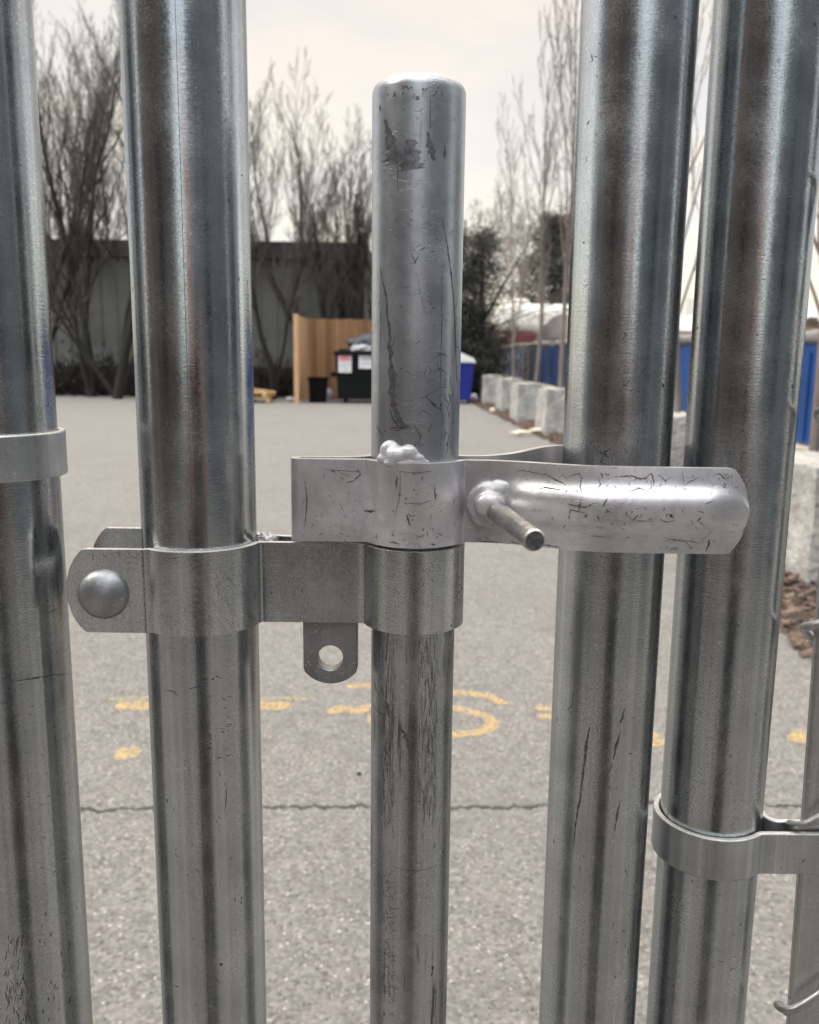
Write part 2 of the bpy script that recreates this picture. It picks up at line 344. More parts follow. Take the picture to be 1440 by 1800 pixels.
class MB:
    def __init__(s): s.v = []; s.f = []; s.m = []
    def add(s, v, f, mi=0):
        o = len(s.v); s.v += [Vector(x) for x in v]; s.f += [tuple(i+o for i in q) for q in f]; s.m += [mi]*len(f)
    def box(s, a, b, mi=0, rot=None, piv=None):
        x0, y0, z0 = a; x1, y1, z1 = b
        v = [Vector(q) for q in ((x0,y0,z0),(x1,y0,z0),(x1,y1,z0),(x0,y1,z0),(x0,y0,z1),(x1,y0,z1),(x1,y1,z1),(x0,y1,z1))]
        if rot is not None:
            p = Vector(piv) if piv is not None else (Vector(a)+Vector(b))/2
            v = [p + rot @ (q-p) for q in v]
        s.add(v, [(0,3,2,1),(4,5,6,7),(0,1,5,4),(1,2,6,5),(2,3,7,6),(3,0,4,7)], mi)
    def tube(s, pts, rads, n=8, mi=0, cap=True):
        pts = [Vector(p) for p in pts]; o = len(s.v); k = len(pts)
        t = (pts[1]-pts[0]).normalized(); up = Vector((0, 0, 1)) if abs(t.z) < .9 else Vector((1, 0, 0))
        a = t.cross(up).normalized()
        for i, p in enumerate(pts):
            if 0 < i < k-1: t2 = (pts[i+1]-pts[i-1]).normalized()
            elif i == 0: t2 = (pts[1]-pts[0]).normalized()
            else: t2 = (pts[-1]-pts[-2]).normalized()
            a = (a - t2*a.dot(t2)).normalized(); b = t2.cross(a)
            r = rads[i] if isinstance(rads, (list, tuple)) else rads
            for j in range(n):
                g = 2*math.pi*j/n; s.v.append(p + (a*math.cos(g)+b*math.sin(g))*r)
        for i in range(k-1):
            for j in range(n):
                s.f.append((o+i*n+j, o+i*n+(j+1) % n, o+(i+1)*n+(j+1) % n, o+(i+1)*n+j)); s.m.append(mi)
        if cap:
            s.f.append(tuple(o+j for j in range(n))[::-1]); s.m.append(mi)
            s.f.append(tuple(o+(k-1)*n+j for j in range(n))); s.m.append(mi)
    def lathe(s, prof, c, n=64, mi=0):
        o = len(s.v)
        for r, z in prof:
            for j in range(n):
                g = 2*math.pi*j/n; s.v.append(Vector((c[0]+r*math.cos(g), c[1]+r*math.sin(g), z)))
        for i in range(len(prof)-1):
            for j in range(n):
                s.f.append((o+i*n+j, o+i*n+(j+1) % n, o+(i+1)*n+(j+1) % n, o+(i+1)*n+j)); s.m.append(mi)
        s.f.append(tuple(o+j for j in range(n))[::-1]); s.m.append(mi)
        s.f.append(tuple(o+(len(prof)-1)*n+j for j in range(n))); s.m.append(mi)
    def build(s, name, mat, parent=None, smooth=True, angle=40):
        return obj(name, s.v, s.f, mat, parent, smooth, angle, s.m)

def on_cyl(px, py, c, rad):
    """point where the sight line meets a vertical cylinder, as (angle, z)"""
    d = ray(px, py); a = d.x*d.x+d.y*d.y; b = -2*(d.x*c[0]+d.y*c[1]); cc = c[0]**2+c[1]**2-rad*rad
    D = b*b-4*a*cc; t = (-b-math.sqrt(max(D, 0)))/(2*a); p = ORI+d*t
    return math.atan2(p.y-c[1], p.x-c[0]), p.z
def cyl_mark(mb, pts, c, rad, w, mi=1, rng=None, jag=.6):
    """scrape that lies on a pipe: pts in photo pixels, w in metres (list or number)"""
    rng = rng or random.Random(int(pts[0][0]*31+pts[0][1]))
    P = [on_cyl(x, y, c, rad) for x, y in pts]
    Q = []
    for i in range(len(P)-1):
        for k in range(6):
            t = k/6; Q.append((P[i][0]+(P[i+1][0]-P[i][0])*t, P[i][1]+(P[i+1][1]-P[i][1])*t, (i+t)/(len(P)-1)))
    Q.append((P[-1][0], P[-1][1], 1.0))
    flat = [Vector((a*rad, z)) for a, z, t in Q]; L_, R_ = [], []
    for i, p in enumerate(flat):
        d = (flat[min(i+1, len(flat)-1)]-flat[max(i-1, 0)]).normalized(); nn = Vector((-d.y, d.x))
        t = Q[i][2]
        if isinstance(w, (list, tuple)):
            s_ = t*(len(w)-1); k = min(int(s_), len(w)-2); ww = w[k]+(w[k+1]-w[k])*(s_-k)
        else: ww = .6*w*(.25+.75*math.sin(math.pi*min(max(t, .04), .96)))
        L_.append(p+nn*ww*.5*(1+rng.uniform(-jag, jag))); R_.append(p-nn*ww*.5*(1+rng.uniform(-jag, jag)))
    rr = rad+.00006; nc = 1+int((max(w) if isinstance(w, (list, tuple)) else w)/.0011)
    def to3(q): a = q.x/rad; return Vector((c[0]+rr*math.cos(a), c[1]+rr*math.sin(a), q.y))
    n = len(L_); v = []
    for k in range(nc+1): v += [to3(a_+(b_-a_)*(k/nc)) for a_, b_ in zip(L_, R_)]
    mb.add(v, [(k*n+i, k*n+i+1, (k+1)*n+i+1, (k+1)*n+i) for k in range(nc) for i in range(n-1)], mi)

def chaikin(p, it=2):
    for _ in range(it):
        q = [p[0]]
        for a, b in zip(p, p[1:]): q += [a*.75+b*.25, a*.25+b*.75]
        q.append(p[-1]); p = q
    return p
def arc(c, r, a0, a1, n=24):
    return [Vector((c[0]+r*math.cos(R(a0+(a1-a0)*i/n)), c[1]+r*math.sin(R(a0+(a1-a0)*i/n)))) for i in range(n+1)]
def densify(p, step):
    q = [p[0]]
    for a, b in zip(p, p[1:]):
        k = max(1, int((b-a).length/step))
        for i in range(1, k+1): q.append(a+(b-a)*(i/k))
    return q
def band(path, t, zlo, zhi, mat, name, parent, nzs=10, disp=None, side=1, bevel=.0008, edge='edge'):
    """flat strip bent along a plan path; zlo/zhi are functions of (point, index share); side picks where the thickness goes"""
    n = len(path); V, F = [], []; MI = []
    nor = []
    for i in range(n):
        d = (path[min(i+1, n-1)]-path[max(i-1, 0)]).normalized(); nor.append(Vector((-d.y, d.x))*side)
    for lay in (0, 1):
        for i, p in enumerate(path):
            a, b = zlo(p, i/(n-1)), zhi(p, i/(n-1))
            for j in range(nzs+1):
                s = j/nzs; z = a+(b-a)*s
                dy = disp(p, i/(n-1), s) if disp else 0.0
                q = p + nor[i]*(t if lay else 0.0) - nor[i]*dy
                V.append(Vector((q.x, q.y, z)))
    S = n*(nzs+1); k = nzs+1
    for i in range(n-1):
        for j in range(nzs):
            a = i*k+j; F.append((a, a+1, a+k+1, a+k)); F.append((S+a, S+a+k, S+a+k+1, S+a+1))
        MI += [0]*(2*nzs)+[1, 1]
        F.append((i*k, i*k+k, S+i*k+k, S+i*k)); a = i*k+nzs; F.append((a, S+a, S+a+k, a+k))
    for j in range(nzs):
        F.append((j, S+j, S+j+1, j+1)); a = (n-1)*k+j; F.append((a, a+1, S+a+1, S+a))
    MI += [1]*(2*nzs)
    o = obj(name, V, F, [mat, M[edge]], parent, True, 40, MI)
    bm = bmesh.new(); bm.from_mesh(o.data); bmesh.ops.recalc_face_normals(bm, faces=bm.faces); bm.to_mesh(o.data); bm.free()
    o.data.set_sharp_from_angle(angle=R(40))
    return bev(o, bevel, 3, 50)

from mathutils.bvhtree import BVHTree
def plate_marks(o, marks, mats=('mark', 'rub'), seed=1):
    """scrapes laid on a bent plate; they join its mesh as extra material slots"""
    me = o.data; offs = Vector((0, 0, 0)); q = o
    while q is not None: offs += q.location; q = q.parent
    tree_ = BVHTree.FromPolygons([v.co for v in me.vertices], [tuple(p.vertices) for p in me.polygons]); rng = random.Random(seed)
    V, F, MI = [], [], []
    for mk in marks:
        pts, w = mk[0], mk[1]*.42; mi = mk[2] if len(mk) > 2 else 1; P = []
        for (x0, y0), (x1, y1) in zip(pts, pts[1:]):
            n = max(2, int(math.hypot(x1-x0, y1-y0)/2.5))
            for i in range(n): P.append((x0+(x1-x0)*i/n, y0+(y1-y0)*i/n))
        P.append(pts[-1]); H_ = []
        for x, y in P:
            d = ray(x, y).normalized(); h = tree_.ray_cast(ORI-offs, d)
            if h[0] is None or h[1].dot(d) > -.15: H_ = H_ if len(H_) > 2 else []; break
            H_.append((h[0]-d*.00012, d))
        n = len(H_)
        if n < 3: continue
        b = len(V)
        for i, (p, d) in enumerate(H_):
            t = (H_[min(i+1, n-1)][0]-H_[max(i-1, 0)][0]); sd_ = t.cross(d); sd_ = sd_.normalized() if sd_.length > 1e-9 else Vector((0, 0, 1))
            tt = i/(n-1); ww = w*(.25+.75*math.sin(math.pi*min(max(tt, .05), .95)))
            V += [p+sd_*ww*.5*(1+rng.uniform(-.7, .7)), p-sd_*ww*.5*(1+rng.uniform(-.7, .7))]
        for i in range(n-1): F.append((b+2*i, b+2*i+1, b+2*i+3, b+2*i+2)); MI.append(mi)
    v0 = [v.co.copy() for v in me.vertices]; f0 = [tuple(p.vertices) for p in me.polygons]; m0 = [p.material_index for p in me.polygons]
    n0 = len(v0); base = list(me.materials); MI = [q_+len(base)-1 for q_ in MI]; nm = bpy.data.meshes.new(me.name)
    nm.from_pydata([tuple(v) for v in v0+V], [], f0+[tuple(i+n0 for i in f) for f in F])
    
    for k in base: nm.materials.append(k)
    for k in mats: nm.materials.append(M[k])
    nm.polygons.foreach_set('material_index', m0+MI); nm.polygons.foreach_set('use_smooth', [True]*len(nm.polygons)); nm.set_sharp_from_angle(angle=R(40)); o.data = nm
def blob(name, c, rx, ry, rz, mat, parent, seed=1, amp=.35, freq=1.5, sub=4):
    bm = bmesh.new(); bmesh.ops.create_icosphere(bm, subdivisions=sub, radius=1)
    for v in bm.verts:
        k = 1+amp*mnoise.noise(v.co*freq+Vector((seed*3.1, seed, -seed)))
        v.co = Vector((c[0]+v.co.x*k*rx, c[1]+v.co.y*k*ry, c[2]+v.co.z*k*rz))
    V = [v.co.copy() for v in bm.verts]; F = [tuple(q.index for q in f.verts) for f in bm.faces]; bm.free()
    return obj(name, V, F, mat, parent, True, 80)

# ------------------------------------------------------------------ ground
def grid(name, x0, x1, y0, y1, nx, ny, z, mat, hf=None):
    V = [(x0+(x1-x0)*i/nx, y0+(y1-y0)*j/ny, z+(hf(x0+(x1-x0)*i/nx, y0+(y1-y0)*j/ny) if hf else 0)) for j in range(ny+1) for i in range(nx+1)]
    F = [(j*(nx+1)+i, j*(nx+1)+i+1, (j+1)*(nx+1)+i+1, (j+1)*(nx+1)+i) for j in range(ny) for i in range(nx)]
    return obj(name, V, F, mat, None, True, 180)
tag(grid('asphalt_lot', -400, 400, -200, 900, 8, 8, 0, M['asphalt']), kind='structure')
# mulch bed along the right side
EDGE = [(2.06, 2.2), (2.0, 4.1), (2.05, 4.6), (2.24, 8), (2.40, 14.1), (2.15, 19.5), (1.88, 24.7), (1.7, 29)]
def edge_x(y):
    for (a, b), (c, d) in zip(EDGE, EDGE[1:]):
        if b <= y <= d: return a+(c-a)*(y-b)/(d-b)
    return EDGE[0][0] if y < 3 else EDGE[-1][0]
rg = random.Random(5)
V, F = [], []; ny, nx = 420, 22
for j in range(ny+1):
    y = 2.2+26.6*(j/ny)**1.6
    for i in range(nx+1):
        s = i/nx; x = edge_x(y)+1.9*s**1.3 + (.05*mnoise.noise(Vector((y*3, 1, 0)))+.03*mnoise.noise(Vector((y*11, 1, 0))))*(1-s)
        z = -.006 if i == 0 else .012+.05*min(1, s*4)+.022*mnoise.noise(Vector((x*14, y*14, 0)))+.02*mnoise.noise(Vector((x*4, y*4, 3)))
        V.append((x, y, z))
for j in range(ny):
    for i in range(nx): a = j*(nx+1)+i; F.append((a, a+1, a+nx+2, a+nx+1))
tag(obj('mulch_bed', V, F, M['mulch'], None, True, 180), kind='structure')
mb = MB()
for k in range(7000):
    y = 3.0+22*rg.random()**2.2; x = edge_x(y)-.05+1.5*rg.random()**1.2
    s = rg.uniform(.008, .03); rot = Matrix.Rotation(rg.uniform(0, 6.3), 3, 'Z') @ Matrix.Rotation(rg.uniform(-.7, .7), 3, 'X') @ Matrix.Rotation(rg.uniform(-.6, .6), 3, 'Y')
    z = .012+.055*min(1, max(0, (x-edge_x(y))*3))+.012
    mb.box((x-s*1.5, y-s*.6, z-s*.2), (x+s*1.5, y+s*.6, z+s*.2), 0, rot)
tag(mb.build('mulch_chips', M['chip'], None, False), 'loose reddish brown bark chips scattered over the planting bed', 'mulch', kind='stuff')

# spray-paint marks on the asphalt
def ribbon(name, strokes, mat, label, group=None):
    c = gnd(*strokes[0][0][0]); mb = MB(); rr = random.Random(int(c.x*1000))
    for pts, wd in strokes:
        P = [Vector((g.x, g.y)) for g in (gnd(*p) for p in pts)]
        P = densify(chaikin(P, 2), .02); n = len(P); Lq, Rq = [], []
        for i, p in enumerate(P):
            d = (P[min(i+1, n-1)]-P[max(i-1, 0)]).normalized(); q = Vector((-d.y, d.x)); e = min(1, .35+min(i, n-1-i)*.25)
            Lq.append(p+q*wd*.5*e*(1+rr.uniform(-.25, .25))); Rq.append(p-q*wd*.5*e*(1+rr.uniform(-.25, .25)))
        zz = .004
        mb.add([Vector((q.x, q.y, zz)) for q in Lq]+[Vector((q.x, q.y, zz)) for q in Rq], [(i, i+1, n+i+1, n+i) for i in range(n-1)][::1])
    r_ = thing(name, (c.x, c.y, 0), label, 'ground marking', group)
    o = mb.build('paint_stroke', mat, r_, False)
    return r_
G_ = 'yellow utility markings on the asphalt'
ribbon('spray_paint_marking', [([(205, 1240), (235, 1243), (300, 1243), (420, 1242), (512, 1242)], .085)], M['spray'], 'long yellow sprayed dash running behind the pipe with the bolted strap', G_)
ribbon('chalk_line_marking', [([(190, 1230), (260, 1230), (400, 1231), (552, 1230)], .05)], M['chalk'], 'faint greenish chalk line just beyond the long yellow dash', G_)
ribbon('spray_paint_dot', [([(204, 1326), (225, 1325), (246, 1324)], .10)], M['spray'], 'small isolated yellow paint dot near the leftmost pipe', G_)
ribbon('spray_paint_numeral', [([(608, 1208), (660, 1206), (705, 1209), (715, 1222), (690, 1234), (655, 1242), (625, 1255), (600, 1244), (580, 1256)], .055), ([(646, 1268), (665, 1268)], .09)], M['spray'], 'curly yellow sprayed numeral half hidden behind the drop rod, on its left', G_)
ribbon('spray_paint_numeral', [([(888, 1240), (868, 1228), (830, 1220), (785, 1219), (762, 1230), (780, 1244), (815, 1250), (850, 1258), (868, 1270), (858, 1284), (830, 1291), (780, 1294)], .055)], M['spray'], 'yellow sprayed S-shaped numeral right of the drop rod', G_)
ribbon('spray_paint_marking', [([(941, 1247), (975, 1246), (1010, 1246)], .05), ([(943, 1261), (975, 1261), (1010, 1262)], .05)], M['spray'], 'two short parallel yellow strokes beside the left edge of the fork-held pipe', G_)
ribbon('spray_paint_marking', [([(1075, 1262), (1110, 1280), (1138, 1298), (1152, 1314)], .10)], M['spray'], 'yellow sprayed stroke tip in the narrow gap between the two right pipes', G_)
ribbon('spray_paint_marking', [([(1388, 1292), (1410, 1298), (1460, 1296), (1520, 1290)], .13)], M['spray'], 'thick yellow sprayed stroke running out behind the flat tension bar', G_)
def litter(name, px, py, w, d, h, mat, label, seed, amp=.5, cat='litter'):
    g = gnd(px, py); o = blob(name, (0, 0, 0), w/2, d/2, h/2, mat, None, seed, amp, 2.2, 3)
    o.location = (g.x, g.y, h*.42 + (.05 if mat is M['paper'] else 0)); tag(o, label, cat); return o
pebble = litter('dark_pebble', 631, 1362, .014, .012, .01, M['black'], 'small dark pebble lying alone on the asphalt left of the rod', 3, cat='pebble')

# ------------------------------------------------------------------ the gate hardware
RP, RR = .0241, .0185
P1, P2, RD, P4, P5 = (-.1745, .372), (-.090, .372), (.002, .372), (.094, .402), (.152, .408)
def pipe_mesh(c, rad, z0, z1, mat, parent, name='tube', marks=(), seam=None):
    mb = MB(); mb.lathe([(rad, z0), (rad, z0+.3), (rad, (z0+z1)/2), (rad, z1)], c, 96)
    for mk in marks: cyl_mark(mb, mk[0], c, rad, mk[1], mk[2] if len(mk) > 2 else 1)
    if seam is not None:
        a, wd = seam; rr = rad+.00005; v = []
        for i in range(60):
            z = z0+(z1-z0)*i/59
            for s in (-1, 1): g = a+s*wd/rad/2; v.append(Vector((c[0]+rr*math.cos(g), c[1]+rr*math.sin(g), z)))
        mb.add(v, [(2*i, 2*i+1, 2*i+3, 2*i+2) for i in range(59)], 2)
    return mb.build(name, [mat, M['mark'], M['rub']], parent, True, 60)
def rnd_marks(rng, x0, x1, y0, y1, n, lmin=4, lmax=22, ang=None, w=(.00015, .00045), tilt=0):
    o = []
    for _ in range(n):
        x, y = rng.uniform(x0, x1), rng.uniform(y0, y1); l = rng.uniform(lmin, lmax); a = rng.uniform(*(ang or (-3.1, 3.1)))
        mx, my = x+l*.5*math.cos(a)+rng.uniform(-2, 2), y+l*.5*math.sin(a)+rng.uniform(-2, 2)
        o.append(([(x, y), (mx, my), (x+l*math.cos(a), y+l*math.sin(a))], rng.uniform(*w), rng.choice((1, 1, 2))))
    return o
rg = random.Random(21)
GP = 'galvanised gate pipes in the foreground'
# leftmost pipe with plain band
r1 = thing('gate_pipe', (P1[0], P1[1], 0), 'leftmost galvanised pipe cut by the frame edge, with a plain dull band', 'pipe', GP)
mk = [([(18, 1198), (60, 1192), (95, 1186), (125, 1184)], .0009), ([(0, 1236), (18, 1236)], .0006), ([(84, 1078), (100, 1070)], .0008)]
mk += rnd_marks(rg, 8, 60, 1640, 1795, 70, 5, 26, (1.2, 1.9), (.0003, .0011)) + rnd_marks(rg, 70, 128, 1580, 1790, 22, 4, 14, (1.2, 1.9), (.0004, .0012)) + rnd_marks(rg, 5, 110, 860, 1600, 26, 3, 12, (-.5, .5), (.0002, .0006))
pipe_mesh(P1, RP, .03, 2.15, M['pipe_b'], r1, marks=mk)
zt, zb = at(60, 768, .345).z, at(60, 852, .345).z
band([p for p in arc(P1, RP+.0032, 90, 442, 90)], .003, lambda p, s: zb, lambda p, s: zt, M['band'], 'brace_band', r1, 4)
# pipe with the guide strap
r2 = thing('gate_pipe', (P2[0], P2[1], 0), 'galvanised pipe gripped by a bolted guide strap with a rounded bolt head', 'pipe', GP)
mk = [([(333, 1211), (350, 1207), (362, 1206)], .0009), ([(357, 1196), (366, 1192)], .0008), ([(352, 1322), (362, 1317), (372, 1314)], .0012), ([(243, 1310), (248, 1328)], .0006),
      ([(292, 1213), (305, 1215), (312, 1222)], .0006), ([(395, 1430), (398, 1400), (399, 1380)], .0005), ([(285, 915), (298, 900), (286, 890), (300, 878)], .0003, 2), ([(280, 900), (300, 888)], .0002, 2), ([(282, 928), (304, 915)], .0003, 2)]
mk += rnd_marks(rg, 362, 400, 1180, 1350, 16, 3, 12, (-.4, .4), (.0003, .0007)) + rnd_marks(rg, 300, 400, 1350, 1790, 16, 3, 12, None, (.0002, .0005)) + rnd_marks(rg, 260, 430, 60, 900, 24, 3, 10, None, (.0002, .0004))
pipe_mesh(P2, RP, .03, 2.15, M['pipe'], r2, marks=mk, seam=(math.atan2(-1, .12), .00022))
T = .003
zt, zb = at(190, 966, .349).z, at(190, 1112, .349).z
xl = at(117, 1040, .349).x
path = [Vector((xl, .349)), Vector((-.112, .349))]
path += [Vector((-.1075, .3488))]+arc(P2, RP+T+.0003, 233, 347, 26)+[Vector((-.060, .366)), Vector((-.055, .366)), Vector((-.040, .366)), Vector((-.0225, .366))]
path += arc(RD, RR+T+.0004, 197, 523, 60)
path += [Vector((-.0225, .3795)), Vector((-.055, .3815)), Vector((-.0605, .384))]+arc(P2, RP+T+.0003, 26, 122, 24)+[Vector((-.108, .3955)), Vector((-.115, .3955)), Vector((at(163, 960, .3955).x, .3955))]
path = densify(chaikin(path, 2), .0016)
xbl = path[-1].x
def arccut(d, hh, rad):
    """how much of the half height a round end of radius rad takes away at distance d from its tip"""
    d = max(d, .00012); 
    if d >= rad: return 0.0
    return max(0.0, hh-math.sqrt(rad*rad-(rad-d)**2))
def tabcut(p, s, xe): return arccut(p.x-xe, .0162, .0218)
def gtop(p, s):
    c = tabcut(p, s, xl) if s < .3 else (tabcut(p, s, xbl) if s > .8 else 0)
    return zt-c
def gbot(p, s):
    c = tabcut(p, s, xl) if s < .3 else (tabcut(p, s, xbl) if s > .8 else 0)
    return zb+c
gs = band(path, T, gbot, gtop, M['strap'], 'guide_strap', r2, 12, side=1)
rgl = random.Random(55)
def cl(n, x0, x1, y0, y1, w0, w1, l0=2, l1=9, ang=None): return rnd_marks(rgl, x0, x1, y0, y1, n, l0, l1, ang, (w0, w1))
mk = cl(26, 130, 250, 972, 1105, .0002, .0006) + cl(10, 150, 250, 972, 982, .0003, .0008, 4, 12) + cl(50, 330, 440, 990, 1100, .0001, .0003, 10, 34, (.8, 1.3)) + cl(26, 270, 450, 985, 1108, .0002, .0006) + cl(40, 470, 645, 965, 1085, .0002, .0006, 2, 7) + cl(34, 660, 815, 985, 1095, .0002, .0006, 3, 12) + cl(20, 800, 812, 1025, 1060, .0003, .0009, 2, 6)
mk += [([(655, 974), (672, 976)], .0010), ([(714, 1090), (738, 1092)], .0012), ([(752, 1002), (758, 996)], .0008), ([(755, 1018), (775, 1030)], .0004), ([(690, 1035), (702, 1042)], .0005), ([(284, 978), (300, 982), (318, 980)], .0008)]
plate_marks(gs, mk, seed=5)
bc = at(182, 1044, .349); mb = MB(); prof = []
for i in range(13):
    a = math.pi/2*i/12; prof.append((.0104*math.cos(a)+.00005, .0056*math.sin(a)))
mb.lathe([(.0104, -.0015)]+prof, (0, 0), 48)
mb.v = [Vector((bc.x+q.x, .3489-q.z, bc.z+q.y)) for q in mb.v]
bo = mb.build('bolt_head', M['bolt'], gs, True, 50)
mb = MB(); mb.tube([(bc.x, .350, bc.z), (bc.x, .402, bc.z)], .0042, 16); mb.build('bolt_shank', M['bolt'], gs)
# padlock tab with its hole
tc_ = at(582, 1152, .372); wt = .0118; rh = .0056; zl = at(582, 1203, .368).z; ztop = tc_.z+.028
outl = []; ns = 48
for i in range(ns):
    a = 2*math.pi*i/ns; dx, dz = math.cos(a), math.sin(a)
    best = 1e9
    t_ = wt/abs(dx) if abs(dx) > 1e-6 else 1e9; best = min(best, t_)
    if dz > 0: best = min(best, (ztop-tc_.z)/dz)
    else:
        lo, hi = 0, .1      # rounded lower end: circle of radius .0145 whose lowest point is zl
        cz = zl+.0145-tc_.z
        for _ in range(40):
            mid = (lo+hi)/2; x, z = dx*mid, dz*mid
            if z < cz and (x*x+(z-cz)**2) > .0145**2: hi = mid
            else: lo = mid
        best = min(best, lo)
    outl.append((dx*best, dz*best))
V, F = [], []
for y in (.3685, .3755):
    for i in range(ns): V.append((tc_.x+outl[i][0], y, tc_.z+outl[i][1]))
    for i in range(ns): a = 2*math.pi*i/ns; V.append((tc_.x+rh*math.cos(a), y, tc_.z+rh*math.sin(a)))
for i in range(ns):
    j = (i+1) % ns
    F += [(i, j, ns+j, ns+i), (2*ns+j, 2*ns+i, 3*ns+i, 3*ns+j), (j, i, 2*ns+i, 2*ns+j), (ns+i, ns+j, 3*ns+j, 3*ns+i)]
bev(obj('padlock_tab', V, F, M['tab'], r2, True, 35), .0005, 2, 40)
# little weld spatter on the inner strap beside the pipe
blob('weld_bead', at(470, 948, .380), .004, .004, .003, M['weld'], r2, 7, .6, 3, 3)

# ---- drop rod with fork latch
zp = at(720, 1800, .372).z
rr_ = thing('drop_rod', (RD[0], RD[1], 0), 'silver painted drop rod with rounded top, welded fork latch and short pin', 'drop rod')
rt = at(742, 137, .372).z; zj = at(735, 880, .354).z
prof = [(RR, zj)]
prof += [(RR, rt-.012)]+[(RR-.0055*(1-math.cos(R(a))), rt-.0068+.0050*math.sin(R(a))) for a in (0, 15, 30, 45, 60, 75, 88)]+[(.009, rt-.0009), (.004, rt-.0002), (.0005, rt)]
mb = MB(); mb.lathe(prof, RD, 96)
mk = [([(668, 470), (679, 520), (683, 570), (686, 620), (689, 690), (694, 722), (706, 745), (722, 751)], [.0003, .0008, .0013, .0022, .0028, .0024, .0018, .0006], 2),
      ([(686, 720), (690, 735), (700, 748), (722, 752)], .0016), ([(690, 612), (694, 592)], .0007), ([(778, 385), (786, 430), (792, 470), (797, 520), (800, 570), (802, 640), (803, 672)], [.0002, .0004, .0007, .0006, .0009, .0008, .0003]),
      ([(800, 545), (803, 530)], .0006), ([(802, 660), (810, 692)], .0007), ([(669, 470), (669, 560), (668, 640), (668, 760)], .0004), ([(777, 460), (777, 560), (775, 640), (774, 716)], .0004),
      ([(748, 697), (756, 704), (766, 716), (775, 720)], .0012), ([(722, 705), (748, 697), (772, 682), (786, 680)], .0005), ([(686, 752), (700, 752), (723, 752)], .0014), ([(728, 745), (737, 765), (745, 767)], .0006),
      ([(662, 748), (672, 765)], .0008), ([(700, 690), (690, 700)], .0006), ([(724, 445), (730, 462), (736, 448)], .0008), ([(740, 440), (748, 434)], .0008), ([(757, 441), (764, 442)], .0006), ([(692, 560), (696, 568)], .0004),
      ([(709, 505), (727, 504)], .0003), ([(732, 480), (742, 530), (748, 552)], .0003, 2),
      ([(677, 210), (683, 240), (690, 265), (690, 288)], [.0008, .0032, .0060, .0060], 2), ([(722, 245), (720, 275), (722, 298)], [.003, .0075, .0085], 2), ([(752, 232), (758, 260), (764, 282)], [.0008, .003, .0012], 2),
      ([(735, 168), (733, 176)], .003, 2), ([(757, 160), (756, 220)], .0006), ([(756, 215), (757, 225)], .001), ([(782, 255), (782, 278)], .0022, 2), ([(697, 280), (700, 340)], .0004), ([(668, 185), (669, 195)], .002, 2)]
rg = random.Random(8)
mk += rnd_marks(rg, 680, 800, 600, 785, 46, 4, 22, None, (.00025, .0007)) + rnd_marks(rg, 672, 805, 180, 600, 36, 2, 8, None, (.0003, .0006)) + rnd_marks(rg, 775, 803, 640, 780, 26, 5, 24, (1.2, 1.9), (.0003, .0010))
mk += rnd_marks(rg, 680, 780, 150, 172, 20, 3, 10, None, (.0004, .0012))
for q in mk: cyl_mark(mb, q[0], RD, RR, q[1], q[2] if len(q) > 2 else 1)
mb.build('painted_top', [M['paint_rod'], M['mark'], M['rub']], rr_, True, 50)
mb = MB(); mb.lathe([(RR-.0003, .12), (RR-.0003, .8), (RR-.0003, zj)], RD, 96)
mk = rnd_marks(rg, 672, 690, 1530, 1795, 90, 3, 14, (-1.2, 1.9), (.0002, .0006)) + rnd_marks(rg, 674, 692, 1108, 1440, 120, 6, 60, (1.5, 1.65), (.0001, .0005)) + rnd_marks(rg, 735, 768, 1108, 1420, 200, 4, 44, (1.5, 1.66), (.0001, .00045)) + rnd_marks(rg, 662, 790, 1108, 1300, 60, 4, 30, (1.4, 1.75), (.0001, .0004)) + rnd_marks(rg, 665, 790, 1480, 1790, 24, 3, 14, (-.6, .6), (.0002, .0004))
mk += [([(705, 1280), (716, 1300), (722, 1330)], [.0004, .0024, .0004], 2), ([(680, 1235), (682, 1255)], .0045, 2), ([(655, 1235), (665, 1252), (690, 1258)], .0006), ([(655, 1190), (668, 1225)], .0007), ([(690, 1522), (705, 1528), (745, 1530), (770, 1520)], .0004)]
for q in mk: cyl_mark(mb, q[0], RD, RR-.0003, q[1], q[2] if len(q) > 2 else 1)
mb.build('lower_shaft', [M['rod_worn'], M['mark'], M['rub']], rr_, True, 50)
# fork latch: one strip folded at the left, round the rod, two arms to the right
T = .0036
zt, zb = at(735, 815, .350).z, at(735, 964, .350).z
xr = at(1316, 885, .346).x; xL = at(510, 870, .3665).x
path = [Vector((xr, .3455)), Vector((.100, .3455)), Vector((.072, .347)), Vector((.058, .353)), Vector((.045, .3595)), Vector((.034, .3625)), Vector((.024, .363)), Vector((.0225, .363))]
path += arc(RD, RR+T+.0002, 333, 207, 30)
path += [Vector((-.0215, .3615)), Vector((-.028, .3615)), Vector((xL+.006, .3615)), Vector((xL+.0018, .3622)), Vector((xL, .3665)), Vector((xL+.0018, .371)), Vector((xL+.006, .3725)), Vector((-.030, .3728)), Vector((-.0235, .374))]
path += arc(RD, RR+T+.0002, 168, 30, 30)
path += [Vector((.024, .3815)), Vector((.034, .383)), Vector((.046, .395)), Vector((.058, .418)), Vector((.070, .4315)), Vector((.085, .434)), Vector((.12, .4375)), Vector((xr-.004, .4405))]
path = densify(chaikin(path, 2), .0018)
ilast = path[-1].x
def rcut_t(p, s):
    if s < .3: return arccut(xr-p.x, .0160, .0222)
    if s > .7: return arccut(ilast-p.x, .0160, .0222)
    return 0
rcut_b = rcut_t
